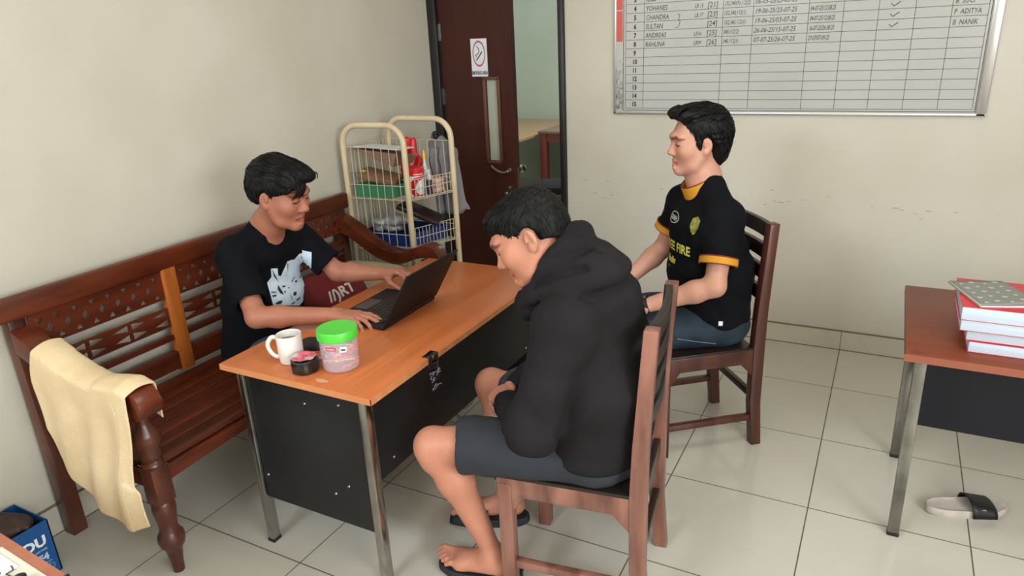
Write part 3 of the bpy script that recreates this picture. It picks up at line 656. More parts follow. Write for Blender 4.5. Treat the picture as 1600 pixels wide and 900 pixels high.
# red-and-white tub
tx, ty = pt(.86, .36); TB = root('tub', 'white tub with red lid and red logo on the upper trolley shelf', 'tub', (tx, ty, .93))
b = MB(); b.lathe([(.040, 0), (.042, .004), (.044, .10), (.044, .115)], (tx, ty, .93), 32); b.build('tub_body', M['white'], TB)
b = MB(); b.lathe([(.048, .113), (.048, .15), (.044, .155), (0, .157)], (tx, ty, .93), 32); b.build('lid', M['red'], TB)
def cylpatch(r, poly, loc, ang0):
    """poly: (arc metres, height) wrapped on a cylinder"""
    bm = bmesh.new(); vs = [bm.verts.new((p[0], p[1], 0)) for p in poly]; bm.faces.new(vs); bmesh.ops.triangulate(bm, faces=bm.faces)
    for _ in range(3): bmesh.ops.subdivide_edges(bm, edges=bm.edges, cuts=1, use_grid_fill=True)
    bm.verts.index_update(); V = []; 
    for v in bm.verts: a = ang0+v.co.x/r; V.append((loc[0]+r*math.cos(a), loc[1]+r*math.sin(a), loc[2]+v.co.y))
    F = [[v.index for v in f.verts] for f in bm.faces]; bm.free(); return V, F
va = math.atan2(-3.98-ty, 2.64-tx)+.38
b = MB(); 
sw = [(-.05, .035), (-.045, .075), (-.025, .098), (0, .103), (.045, .103), (.045, .09), (.008, .085), (-.012, .07), (-.02, .045), (-.016, .02), (.0, .008), (.045, .006), (.045, .0), (-.03, .0), (-.045, .015)]
b.add(*cylpatch(.0446, sw, (tx, ty, .935), va)); b.build('red_swoosh', M['red'], TB)
b = MB(); b.add(*cylpatch(.0449, [(.012+.022*math.cos(t), .052+.024*math.sin(t)) for t in [2*math.pi*i/20 for i in range(20)]], (tx, ty, .935), va)); b.build('white_disc', M['white'], TB)
b = MB(); b.add(*cylpatch(.0486, [(-.03, 0), (.03, 0), (.03, .004), (-.03, .004)], (tx, ty, 1.05), va)); b.build('lid_band', M['white'], TB)
# small bottles
gx, gy = pt(.80, .66); G = root('glue_bottle', 'white glue bottle with a yellow nozzle on the upper trolley shelf', 'bottle', (gx, gy, .93))
b = MB(); b.lathe([(.017, 0), (.018, .02), (.018, .12), (.008, .165), (.007, .19)], (gx, gy, .93), 16); b.build('bottle_body', mat('milky_plastic', (205, 203, 206), .4), G)
b = MB(); b.lathe([(.009, .185), (.0085, .205), (.003, .23), (0, .235)], (gx, gy, .93), 12); b.build('nozzle', mat('yellow_cap', (226, 190, 30), .4), G)
gx, gy = pt(.93, .56); G = root('pump_bottle', 'small dark bottle with a white pump top next to the red tub', 'bottle', (gx, gy, .93))
b = MB(); b.lathe([(.017, 0), (.018, .01), (.018, .07), (.010, .08)], (gx, gy, .93), 16); b.build('bottle_body', mat('dark_bottle', (60, 54, 70), .3), G)
b = MB(); b.lathe([(.011, .078), (.011, .10), (.004, .104), (.004, .125)], (gx, gy, .93), 12); b.box(gx-.006, gy-.02, 1.052, gx+.006, gy+.006, 1.062, bev=.002); b.build('pump', M['white'], G)
for i in range(3):
    gx, gy = pt(.90, .74); b = MB(); b.box(gx-.05, gy-.03, .935+.024*i, gx+.025, gy+.045, .957+.024*i, Matrix.Identity(4), bev=.003); o = b.build('matchbox_pack', mat('orange_pack_%d' % i, [(208, 96, 60), (190, 80, 60), (214, 110, 70)][i], .5, col2=(235, 215, 200), scale=30, stretch=(1, 1, .2)))
    setp(o, 'small orange and white carton, %s of the three piled by the far trolley handle' % ['lowest', 'middle', 'topmost'][i], 'carton', 'orange cartons in the wire trolley')
gx, gy = pt(.5, .5)
b = MB(); b.box(-.09, -.03, 0, .07, .07, .03, Matrix.Translation((gx-.01, gy+.06, .932)), bev=.006); o = b.build('dark_pouch', mat('black_pouch', (24, 22, 24), .6)); setp(o, 'black flat pouch behind the green tray', 'pouch')
# ================================================================== SIGNED-DISTANCE MODELLING (people, cloth)
def _v(a): return np.array(a, dtype=np.float64)
def nrm(a): a = _v(a); return a/np.linalg.norm(a)
class Prim:
    pass
def rc(a, b, r1, r2=None, k=.02):
    """tapered capsule"""
    p = Prim(); a, b = _v(a), _v(b); r2 = r1 if r2 is None else r2; ab = b-a; L2 = max(ab@ab, 1e-12)
    def f(P):
        t = np.clip(((P-a)@ab)/L2, 0, 1); return np.linalg.norm(P-a-t[:, None]*ab, axis=1)-(r1+(r2-r1)*t)
    p.f = f; p.k = k; return p
def el(c, r, k=.02, X=(1, 0, 0), Z=(0, 0, 1)):
    """ellipsoid with radii r along X, ZxX, Z"""
    p = Prim(); c = _v(c); X = nrm(X); Z = _v(Z); Y = nrm(np.cross(Z, X)); Z = np.cross(X, Y); Rm = np.stack([X, Y, Z], 1); r = _v(r)
    def f(P):
        q = (P-c)@Rm; k0 = np.linalg.norm(q/r, axis=1); k1 = np.linalg.norm(q/(r*r), axis=1); return k0*(k0-1)/np.maximum(k1, 1e-9)
    p.f = f; p.k = k; return p
def lf(a, b, lat, wa, da, wb, db, k=.03, e=.6):
    """elliptical tapered limb/torso piece: half widths w along lat, half depths d across"""
    p = Prim(); a, b = _v(a), _v(b); n = b-a; L_ = np.linalg.norm(n); n /= L_; l = _v(lat); l = nrm(l-n*(l@n)); dv = np.cross(n, l)
    def f(P):
        q = P-a; t = np.clip((q@n)/L_, 0, 1); w = wa+(wb-wa)*t; d = da+(db-da)*t; rel = q-(t*L_)[:, None]*n; m = np.minimum(w, d)*e
        u = rel@l; v = rel@dv; x = rel@n
        k0 = np.sqrt((u/w)**2+(v/d)**2+(x/m)**2); k1 = np.sqrt((u/w**2)**2+(v/d**2)**2+(x/m**2)**2); return k0*(k0-1)/np.maximum(k1, 1e-9)
    p.f = f; p.k = k; return p
def sleeve(a, b, cut, d, r1, r2, rin, k=.03, ext=.05):
    """open-ended tube of cloth: capsule a-b trimmed square at cut, hollowed at the opening"""
    p = Prim(); cut, d = _v(cut), _v(d); A = rc(a, _v(cut)+d*ext, r1, r2); Bi = rc(cut-d*.012, cut+d*.12, rin, rin+.004)
    p.f = lambda P: np.maximum(np.maximum(A.f(P), (P-cut)@d), -Bi.f(P)); p.k = k; return p
def plane(c, n, k=.002):
    p = Prim(); c = _v(c); n = nrm(n); p.f = lambda P: (P-c)@n; p.k = k; return p
_rs = np.random.RandomState(5); _tab = _rs.rand(4096)
def vnoise(P, s=(1, 1, 1), seed=0):
    q = P*_v(s)+seed*17.31; i = np.floor(q).astype(np.int64); f = q-i; f = f*f*(3-2*f)
    def h(dx, dy, dz): return _tab[((i[:, 0]+dx)*73856093 ^ (i[:, 1]+dy)*19349663 ^ (i[:, 2]+dz)*83492791) & 4095]
    r = 0
    for dx in (0, 1):
        for dy in (0, 1):
            for dz in (0, 1): r = r+h(dx, dy, dz)*(f[:, 0] if dx else 1-f[:, 0])*(f[:, 1] if dy else 1-f[:, 1])*(f[:, 2] if dz else 1-f[:, 2])
    return r*2-1
def smin(a, b, k): h = np.maximum(k-np.abs(a-b), 0); return np.minimum(a, b)-h*h/(4*k)
def smax(a, b, k): h = np.maximum(k-np.abs(a-b), 0); return np.maximum(a, b)+h*h/(4*k)
def sdf_eval(ops, P, vals=None, mg=0.):
    """vals: value of every primitive at the block centre, used to skip those that cannot matter here"""
    d = None
    for i, o in enumerate(ops):
        mode, p = o if isinstance(o, tuple) else ('u', o)
        if mode == 'n':
            if d is not None: d = d+p(P)
            continue
        if vals is not None:
            c = vals[i]
            if mode in 'us' and c > mg+p.k: continue
            if mode == 'i' and c < -mg-p.k: continue
        if d is None:
            if mode == 'u': d = p.f(P)
            continue
        v = p.f(P)
        if mode == 'u': d = smin(d, v, p.k)
        elif mode == 's': d = smax(d, -v, p.k)
        else: d = smax(d, v, p.k)
    return d
def sdf_mesh(ops, lo, hi, h, B=10):
    lo = _v(lo); hi = _v(hi); nb = np.ceil((hi-lo)/(h*B)).astype(int); rad = h*B*.5*math.sqrt(3)
    g = np.arange(B+1)*h; G = np.stack(np.meshgrid(g, g, g, indexing='ij'), -1).reshape(-1, 3)
    N = nb*B+2; gid = []; pos = []; edges = []
    BI = np.stack(np.meshgrid(*[np.arange(n) for n in nb], indexing='ij'), -1).reshape(-1, 3); CN = lo+(BI+.5)*B*h
    vals = []; dc = None
    for o_ in ops:
        mode, p = o_ if isinstance(o_, tuple) else ('u', o_)
        if mode == 'n': vals.append(np.zeros(len(CN))); continue
        v = p.f(CN); vals.append(v)
        if mode == 'u': dc = v if dc is None else smin(dc, v, p.k)
        elif mode == 's': dc = smax(dc, -v, p.k)
        else: dc = smax(dc, v, p.k)
    vals = np.array(vals); keep = np.where((dc < rad*1.9+.02) & (dc > -(rad*1.9+.02)))[0]
    sl = (slice(0, B), slice(1, B+1))
    for q_ in keep:
                bi, bj, bk = BI[q_]; o = lo+BI[q_]*B*h
                D = sdf_eval(ops, o+G, vals[:, q_], rad*1.6+.012)
                if D is None: continue
                D = D.reshape(B+1, B+1, B+1); S = D < 0
                if S.all() or not S.any(): continue
                acc = np.zeros((B, B, B, 3)); cnt = np.zeros((B, B, B))
                for ax in range(3):
                    o1, o2 = [q for q in range(3) if q != ax]
                    A = np.take(D, range(0, B), ax); Bv = np.take(D, range(1, B+1), ax); cr_ = (A < 0) != (Bv < 0)
                    t = np.where(cr_, A/np.where(cr_, A-Bv, 1), 0)
                    for u in (0, 1):
                        for v in (0, 1):
                            idx = [slice(None)]*3; idx[o1] = sl[u]; idx[o2] = sl[v]; cc = cr_[tuple(idx)]; tt = t[tuple(idx)]
                            cnt += cc; acc[..., ax] += tt*cc; acc[..., o1] += u*cc; acc[..., o2] += v*cc
                    ii = np.argwhere(cr_[tuple([slice(0, B)]*3)])
                    if len(ii): edges.append((np.full(len(ii), ax), ii+BI[q_]*B, S[ii[:, 0], ii[:, 1], ii[:, 2]]))
                m = cnt > 0; ii = np.argwhere(m); pos.append(o+(ii+acc[m]/cnt[m][:, None])*h); ii = ii+BI[q_]*B
                gid.append(((ii[:, 0]+1)*(N[1]+2)+ii[:, 1]+1)*(N[2]+2)+ii[:, 2]+1)
    gid = np.concatenate(gid); pos = np.concatenate(pos); od = np.argsort(gid); gid = gid[od]; pos = pos[od]
    F = []
    for ax, ii, sg in edges:
        a = ax[0]; o1, o2 = [(1, 2), (2, 0), (0, 1)][a]; q = []
        for (u, v) in ((-1, -1), (0, -1), (0, 0), (-1, 0)):
            jj = ii.copy(); jj[:, o1] += u; jj[:, o2] += v; key = ((jj[:, 0]+1)*(N[1]+2)+jj[:, 1]+1)*(N[2]+2)+jj[:, 2]+1
            k_ = np.clip(np.searchsorted(gid, key), 0, len(gid)-1); k_ = np.where(gid[k_] == key, k_, -1); q.append(k_)
        q = np.stack(q, 1); ok = (q >= 0).all(1); q = q[ok]; s = sg[ok]; q[~s] = q[~s][:, ::-1]; F.append(q)
    return pos, np.concatenate(F)
def paint(me, cols):
    a = me.color_attributes.new('Col', 'FLOAT_COLOR', 'POINT'); c = np.ones((len(cols), 4), dtype=np.float32); c[:, :3] = cols; a.data.foreach_set('color', c.ravel())
class Fr:
    """local frame: x forward, y left, z up"""
    def __init__(s, o, fwd, up=(0, 0, 1), sc=1.0):
        s.o = _v(o); s.x = nrm(fwd); s.y = nrm(np.cross(_v(up), s.x)); s.z = np.cross(s.x, s.y); s.s = sc
    def __call__(s, x, y, z): return s.o+s.s*(x*s.x+y*s.y+z*s.z)
    def loc(s, P): q = P-s.o; return np.stack([q@s.x, q@s.y, q@s.z], -1)/s.s
    def d(s, x, y, z): return x*s.x+y*s.y+z*s.z
def head_ops(F, jaw=1.0, neck=None, rn=.045):
    s = F.s; e = lambda c, r, k=.02, X=(1, 0, 0), Z=(0, 0, 1): el(F(*c), _v(r)*s, k*s, F.d(*X), F.d(*Z)); c_ = lambda a, b, r1, r2=None, k=.012: rc(F(*a), F(*b), r1*s, (r2 if r2 is not None else r1)*s, k*s)
    O = [e((-.014, 0, .036), (.096, .077, .083)), e((.020, 0, -.020), (.070, .064, .088), .03), e((.028, 0, -.062), (.052, .050*jaw, .046), .03)]
    O += [c_((-.004, y*.056, -.035), (.030, y*.042*jaw, -.082), .015, .016, .03) for y in (1, -1)]
    O += [c_((.030, y*.038*jaw, -.084), (.066, y*.011, -.100), .015, .0155, .025) for y in (1, -1)]
    O += [e((.073, 0, -.098), (.015, .018, .015), .018)]
    O += [e((.057, y*.043, -.024), (.027, .025, .026), .03) for y in (1, -1)]
    O += [c_((.078, y*.038, .024), (.088, y*.012, .028), .010, .012, .022) for y in (1, -1)]
    for y in (1, -1): O += [('s', e((.101, y*.032, .002), (.014, .018, .012), .016))]
    for y in (1, -1): O += [e((.0755, y*.031, .001), (.0138, .0175, .0105), .005)]
    O += [c_((.086, 0, .010), (.101, 0, -.026), .0075, .0105, .012), e((.102, 0, -.030), (.012, .0125, .010), .010)]
    for y in (1, -1): O += [e((.093, y*.015, -.034), (.012, .0080, .0075), .007), ('s', e((.098, y*.007, -.043), (.005, .0035, .004), .002))]
    O += [c_((.0905, y*.004, -.060), (.081, y*.022, -.067), .0056, .0040, .006) for y in (1, -1)]
    O += [c_((.089, y*.004, -.0745), (.081, y*.019, -.070), .0066, .0042, .006) for y in (1, -1)]
    O += [('s', c_((.098, y*.002, -.0665), (.083, y*.024, -.0675), .0016, .0012, .002)) for y in (1, -1)]
    O += [e((.092, 0, -.087), (.004, .010, .004), .01)]
    for y in (1, -1):   # ears
        O += [e((-.012, y*.078, -.008), (.0175, .0070, .028), .006, (1, y*-.35, 0), (.15, 0, 1)), e((-.006, y*.076, -.030), (.011, .008, .013), .006)]
        O += [('s', e((-.008, y*.088, -.006), (.011, .007, .017), .004, (1, y*-.35, 0), (.15, 0, 1)))]
        O += [c_((.000, y*.083, -.010), (-.002, y*.082, .002), .004, .003, .004)]
    if neck is not None: O += [rc(F(-.028, 0, -.050), neck, rn*s, (rn+.008)*s, .03), rc(F(.010, 0, -.080), neck+F.x*.01, .030*s, .040*s, .03)]
    return O
def head_paint(F, P, col, brow=.25, lash=True):
    q = F.loc(P); n = len(P)
    def seg2(a, b): a, b = _v(a)[1:], _v(b)[1:]; ab = b-a; t = np.clip(((q[:, 1:]-a)@ab)/(ab@ab), 0, 1); return np.linalg.norm(q[:, 1:]-a-t[:, None]*ab, axis=1), t
    def seg(a, b): a, b = _v(a), _v(b); ab = b-a; t = np.clip(((q-a)@ab)/(ab@ab), 0, 1); return np.linalg.norm(q-a-t[:, None]*ab, axis=1), t
    def mix(m, c): 
        m = m[:, None]; col[:] = col*(1-m)+_v(c)*m
    front = q[:, 0] > .05
    for y in (1, -1):
        d, t = seg((.095, y*.002, -.061), (.084, y*.024, -.0675)); mix(np.clip((.0075-d)/.002, 0, 1)*front*.5, (.74, .50, .46))
        d, t = seg((.094, y*.002, -.0745), (.084, y*.021, -.070)); mix(np.clip((.0085-d)/.002, 0, 1)*front*.5, (.82, .56, .52))
        d, t = seg((.098, y*.002, -.0665), (.084, y*.026, -.068)); mix(np.clip((.0028-d)/.0015, 0, 1)*front, (.35, .16, .14))
        if brow:
            for a, b in (((.095, y*.013, .0225), (.088, y*.034, .0275)), ((.088, y*.034, .0275), (.070, y*.050, .020))):
                d, t = seg2(a, b); mix(np.clip((.0070-d)/.0030, 0, 1)*.88*front, (brow, brow*.75, brow*.65))
        if lash:
            for a, b in (((.091, y*.018, .000), (.090, y*.030, -.0035)), ((.090, y*.030, -.0035), (.078, y*.046, -.001))):
                d, t = seg2(a, b); mix(np.clip((.0040-d)/.0018, 0, 1)*front, (.06, .04, .035))
        d, t = seg((.103, y*.007, -.044), (.100, y*.008, -.042)); mix(np.clip((.006-d)/.003, 0, 1)*.8, (.4, .2, .18))
    m = np.exp(-((q[:, 2]+.03)/.03)**2-((np.abs(q[:, 1])-.045)/.02)**2)*(q[:, 0] > .03)*.35; mix(m, (1.0, .82, .76))
    return col
def hand_ops(w, d, up, side, curls, spread=(.10, .03, -.04, -.12), thumb=((.6, .75, -.15), (.85, .35, -.25)), s=1.0, nails=None):
    """w wrist, d direction wrist->knuckles, up back of the hand; side +1 right hand, -1 left"""
    F = Fr(w, d, up, s); O = []
    ky = (.027, .009, -.009, -.026); kx = (.086, .090, .085, .076)
    for i in range(4):
        y = ky[i]*side; O += [rc(F(.0, y*.55, .0), F(kx[i], y, .002), .0165*s, .0115*s, .016)]
    O += [rc(F(.012, .010*side, -.006), F(.05, .022*side, -.008), .017*s, .014*s, .014), rc(F(.012, -.014*side, -.006), F(.06, -.02*side, -.006), .016*s, .012*s, .014)]
    Ls = ((.042, .026, .020), (.046, .030, .021), (.043, .028, .021), (.033, .021, .018)); rr = (.0092, .0094, .009, .0078); tips = []
    for i in range(4):
        p = _v((kx[i], ky[i]*side, .002)); a = 0; sp = spread[i]*side; r = rr[i]
        for j in range(3):
            a += curls[i][j]; dr = _v((math.cos(a)*math.cos(sp), math.cos(a)*math.sin(sp), -math.sin(a))); q = p+dr*Ls[i][j]
            O += [rc(F(*p), F(*q), r*s*(1-.06*j), r*s*(1-.06*(j+1)), .005)]
            if j == 2: up_ = _v((math.sin(a), 0, math.cos(a))); tips.append(F(*(q-dr*.002+up_*r*.75)))
            p = q
    p = _v((.024, .024*side, -.008)); ts = []
    for j, (t, L_) in enumerate(zip(thumb, (.045, .030))):
        dr = nrm((t[0], t[1]*side, t[2])); q = p+dr*L_; O += [rc(F(*p), F(*q), (.0135-.002*j)*s, (.0112-.002*j)*s, .010)]; p = q
    dr = nrm((thumb[1][0], thumb[1][1]*side, thumb[1][2])); q = p+dr*.022; O += [rc(F(*p), F(*q), .0100*s, .0085*s, .005)]; tips.append(F(*(q+_v((0, 0, .006)))))
    if nails is not None: nails += tips
    return O
def arm_ops(sh, elb, wr, r=(.048, .042, .039, .027), k=.02):
    sh, elb, wr = _v(sh), _v(elb), _v(wr); m = elb+(wr-elb)*.28
    return [rc(sh, elb, r[0], r[1]*.92, k), rc(elb, m, r[1]*.93, r[2]*1.04, k), rc(m, wr, r[2]*1.02, r[3], k)]
skin = lambda n, c, c2: mat(n, c, .48, col2=c2, scale=9, bump=.12, bscale=220, vcol=True, sss=.12, spec=.35)
def person_body(name, label, ops, lo, hi, m, painter, h=.0033):
    V, F = sdf_mesh(ops, lo, hi, h); me = npmesh(name, V, F); col = np.ones((len(V), 3)); painter(V, col); paint(me, col)
    o = link(name, me, m, None); return setp(o, label, 'person')
def cloth(name, ops, lo, hi, m, parent, h=.006, label=None, vc=None):
    od = lambda o: {'u': 0, 'n': 1}.get(o[0] if isinstance(o, tuple) else 'u', 2)
    V, F = sdf_mesh(sorted(ops, key=od), lo, hi, h); me = npmesh(name, V, F)
    if vc is not None: paint(me, vc(V))
    o = link(name, me, m, parent); o['_t'] = 1
    del o['_t']
    sm = o.modifiers.new('soften', 'SMOOTH'); sm.factor = .5; sm.iterations = 3
    if label: o['label'] = label
    return o, V, F
def bvh(V, F): return BVHTree.FromPolygons([tuple(v) for v in V], [tuple(int(i) for i in f) for f in F])
def wrinkle(*ws):
    """ws: (amp, scale xyz, seed) ridged cloth noise"""
    def f(P):
        r = 0
        for amp, sc, sd in ws: n = vnoise(P, sc, sd); r = r+amp*(1-2*np.abs(n))
        return r
    return ('n', f)
def fold(a, b, r, amp, k=None):
    """a soft ridge (amp<0 raises) along the segment a-b"""
    a, b = _v(a), _v(b); ab = b-a; L2 = ab@ab
    def f(P):
        t = np.clip(((P-a)@ab)/L2, 0, 1); d2 = ((P-a-t[:, None]*ab)**2).sum(1); return amp*np.exp(-d2/(r*r))*np.minimum(1, 4*t*(1-t)+.25)
    return ('n', f)
def curve_fold(pts, r, amp):
    P_ = [np.array(q) for q in bez(pts, 4)]
    def f(P):
        d2 = np.full(len(P), 9.)
        for a, b in zip(P_[:-1], P_[1:]):
            ab = b-a; t = np.clip(((P-a)@ab)/(ab@ab), 0, 1); d2 = np.minimum(d2, ((P-a-t[:, None]*ab)**2).sum(1))
        return amp*np.exp(-d2/(r*r))
    return ('n', f)
def hair_tufts(mb, bv, F, n, zone, flow, L0, L1, r, seed, lift=.004, segs=5):
    """tapered locks lying on the hair surface; zone(local point)->bool; flow(local point)->local direction"""
    rnd = random.Random(seed); made = 0
    while made < n:
        th = rnd.uniform(0, 2*math.pi); u = rnd.uniform(-.8, 1); rr = math.sqrt(1-u*u); dl_ = _v((rr*math.cos(th), rr*math.sin(th), u)); dw = F.d(*dl_); c = F(-.01, 0, .03)
        hit = bv.ray_cast(Vector(c+dw*.4), Vector(-dw), .6)
        made += 1
        if hit[0] is None: continue
        q = F.loc(np.array(hit[0])[None])[0]
        if not zone(q): continue
        L_ = rnd.uniform(L0, L1); pts = []; p = np.array(hit[0])
        for k in range(segs+1):
            pts.append(p.copy()); ql = F.loc(p[None])[0]; d = F.d(*flow(ql)); d = nrm(d+np.array([rnd.gauss(0, .12) for _ in range(3)])); p2 = p+d*L_/segs
            nr = bv.find_nearest(Vector(p2))
            if nr[0] is not None: p2 = np.array(nr[0])+np.array(nr[1])*(lift*(.3+k/segs)*rnd.uniform(.2, 1.2))
            p = p2
        mb.tube([tuple(x) for x in pts], r, 4, rs=[r*(.5+.5*math.sin(math.pi*min(.95, (k+.6)/(segs+.8)))) for k in range(segs+1)], flat=.5)
def patch(poly, O, X, Y, bv, dirn, off=.0018, cut=.012, faces=None):
    """flat polygon (metres in X,Y) laid on a cloth surface along dirn -> verts, faces"""
    bm = bmesh.new(); O, X, Y, dirn = Vector(O), Vector(X), Vector(Y), Vector(dirn).normalized()
    if faces is None: vs = [bm.verts.new((p[0], p[1], 0)) for p in poly]; es = [bm.edges.new((vs[i], vs[(i+1) % len(vs)])) for i in range(len(vs))]; bmesh.ops.triangle_fill(bm, use_beauty=True, edges=es)
    else:
        vs = [bm.verts.new((p[0], p[1], 0)) for p in poly]
        for f in faces:
            try: bm.faces.new([vs[i] for i in f])
            except ValueError: pass
        bmesh.ops.triangulate(bm, faces=bm.faces)
    for _ in range(6):
        L_ = [e for e in bm.edges if e.calc_length() > cut]
        if not L_: break
        bmesh.ops.subdivide_edges(bm, edges=L_, cuts=1); bmesh.ops.triangulate(bm, faces=bm.faces)
    miss = []
    for v in bm.verts:
        p = O+X*v.co.x+Y*v.co.y; h = bv.ray_cast(p-dirn*.35, dirn, .8)
        if h[0] is None: miss.append(v)
        else: v.co = h[0]-dirn*off
    bmesh.ops.delete(bm, geom=miss, context='VERTS')
    bmesh.ops.delete(bm, geom=[f for f in bm.faces if max(e.calc_length() for e in f.edges) > cut*3], context='FACES')
    bm.verts.index_update(); V = [tuple(v.co) for v in bm.verts]
    F = [[v.index for v in f.verts] for f in bm.faces]; bm.free(); return V, F
HAIR = mat('black_hair', (9, 9, 9), .55, col2=(14, 13, 12), scale=60, bump=.35, bscale=70, bstretch=(3, 3, 1), spec=.22)
# ================================================================== PERSON AT THE LAPTOP (on the bench)
skA = skin('tan_skin_bench', (169, 111, 88), (159, 102, 80)); nails = []
F = Fr((.586, -2.025, 1.187), (.96, .15, -.24), (.24, 0, .97), 1.09)
neck = _v((.462, -2.005, 1.045)); ops = head_ops(F, .94, neck)
shR, shL = (.415, -2.158, .962), (.44, -1.845, .965); elR, wrR = (.625, -2.275, .772), (.872, -2.125, .762); elL, wrL = (.60, -1.79, .795), (.792, -1.715, .785)
ops += arm_ops(shR, elR, wrR)+arm_ops(shL, elL, wrL)
ops += [lf((.36, -2.0, .50), (.39, -2.0, .72), (0, 1, 0), .14, .10, .13, .09), lf((.39, -2.0, .72), (.42, -2.0, .95), (0, 1, 0), .13, .09, .155, .085), rc(shR, shL, .055, .055, .04), rc((.42, -2.0, .98), neck, .07, .055, .05)]
ops += [rc((.36, -2.10, .50), (.79, -2.13, .51), .075, .058), rc((.79, -2.13, .51), (.80, -2.10, .10), .052, .036), rc((.36, -1.90, .50), (.79, -1.84, .51), .075, .058), rc((.79, -1.84, .51), (.80, -1.84, .10), .052, .036)]
for y in (-2.10, -1.84): ops += [rc((.80, y, .05), (.92, y, .035), .036, .032)]
ops += hand_ops(wrR, (.93, .22, -.02), (.1, .0, 1), 1, ((.10, .30, .20), (.14, .34, .22), (.28, .55, .30), (.36, .60, .35)), thumb=((.85, .5, -.2), (1, .25, -.2)), s=1.0, nails=nails)
ops += hand_ops(wrL, (.80, .05, .18), (-.1, .1, 1), -1, ((.55, .75, .45), (.50, .55, .40), (.55, .60, .40), (.60, .60, .40)), thumb=((.75, .45, -.75), (.9, .1, -.6)), s=1.0, nails=nails)
def pA(V, col):
    head_paint(F, V, col, .16)
    for n in nails: d = np.linalg.norm(V-n, axis=1); m = np.clip((.0062-d)/.002, 0, 1)[:, None]; col[:] = col*(1-m)+_v((1.25, 1.3, 1.32))*m
PA = person_body('person', 'person in a black t-shirt with pale blue print on the bench, typing on a laptop', ops, (.2, -2.5, .0), (1.15, -1.55, 1.36), skA, pA, .0036*QS)
blk = mat('black_cotton', (13, 14, 18), .9, spec=.1, col2=(17, 18, 22), scale=5, bump=.25, bscale=400)
t = [lf((.33, -2.0, .50), (.37, -2.0, .74), (0, 1, 0), .215, .135, .190, .13, .05), lf((.37, -2.0, .74), (.40, -2.0, .93), (0, 1, 0), .175, .125, .19, .11, .05), rc(_v(shR)+_v((-.0, .03, -.005)), _v(shL)+_v((-.0, -.03, -.005)), .066, .066, .06), rc((.41, -2.0, .96), neck+_v((-.01, 0, -.005)), .088, .063, .045), rc(neck+_v((-.02, -.03, -.03)), _v(shR)+_v((0, .03, .012)), .05, .045, .05), rc(neck+_v((-.02, .03, -.03)), _v(shL)+_v((0, -.03, .012)), .05, .045, .05)]
for sh, e in ((shR, elR), (shL, elL)):
    sh, e = _v(sh), _v(e); d = nrm(e-sh); t += [sleeve(sh, None, sh+(e-sh)*.80, d, .066, .070, .050)]
t += [wrinkle((.0035, (9, 7, 16), 1), (.0018, (22, 18, 30), 2))]
t += [fold((.30, -2.20, .80), (.47, -2.12, .66), .018, .006), fold((.47, -2.15, .92), (.52, -2.02, .78), .02, .005), fold((.5, -2.12, .70), (.50, -1.9, .62), .02, -.006)]
nk = Fr(neck, (.35, 0, 1), (-1, 0, .3)); t += [('s', rc(neck+_v((.008, 0, -.030)), neck+_v((.030, 0, .08)), .056, .064, .006))]
t += [('n', lambda P: 0*P[:, 0])]
oA, tv, tf_ = cloth('t_shirt', t, (.15, -2.42, .40), (.72, -1.60, 1.16), blk, PA, .005*QS)
bvA = bvh(tv, tf_)
def jeans(hips, kn, an, parent, m, extra=(), hi=.12, lo=None, hi_=None, h=.007):
    j = []
    for hp, k_, a in zip(hips, kn, an): j += [rc(hp, k_, .098, .076, .04), rc(k_, a, .072, .060, .03)]
    j += list(extra)+[wrinkle((.004, (10, 10, 14), 7), (.002, (24, 24, 24), 8))]
    for a in an: q = Prim(); q.k = .003; a = _v(a); q.f = (lambda P, a=a: np.maximum(P[:, 2]-(a[2]+.02), np.linalg.norm(P-a, axis=1)-.12)); j += [('s', q)]
    return cloth('jeans', j, lo, hi_, m, parent, h)
den = mat('dark_blue_denim', (38, 54, 72), .8, col2=(52, 70, 90), scale=14, bump=.3, bscale=300)
jeans([(.34, -2.09, .505), (.34, -1.91, .505)], [(.79, -2.13, .51), (.79, -1.84, .51)], [(.80, -2.10, .08), (.80, -1.84, .08)], PA, den, [lf((.33, -2.0, .47), (.34, -2.0, .58), (0, 1, 0), .17, .12, .165, .11, .05)], lo=(.15, -2.32, .02), hi_=(.95, -1.68, .70), h=.008*QS)
# shirt print: pale portrait collage, as loose shapes (no likeness)
def px2yz(px, py):   # zoomed print drawing (750x900) -> metres on the chest plane
    return (-2.136+px*.000452-py*.0000722, 1.013-px*.000125-py*.000327)
def pp(L_): return [px2yz(*p) for p in L_]
PO, PX, PY, PD = (.53, 0, 0), (0, 1, 0), (0, 0, 1), (-.70, .65, -.30)
def prn(b, poly, off=.0025): V, Fc = patch(pp(poly), PO, PX, PY, bvA, PD, off, .008); b.add(V, Fc)
b = MB(); prn(b, [(115, 470), (165, 400), (160, 300), (235, 300), (245, 390), (275, 395), (350, 220), (400, 200), (430, 200), (490, 130), (530, 120), (525, 85), (640, 118), (640, 300), (630, 480), (610, 600), (570, 720), (500, 790), (300, 760), (185, 745), (150, 600)])
pr = b.build('shirt_print', mat('pale_blue_print', (190, 208, 222), .7, col2=(206, 220, 230), scale=20), oA, label='pale blue collage of faces printed on the chest')
b = MB()
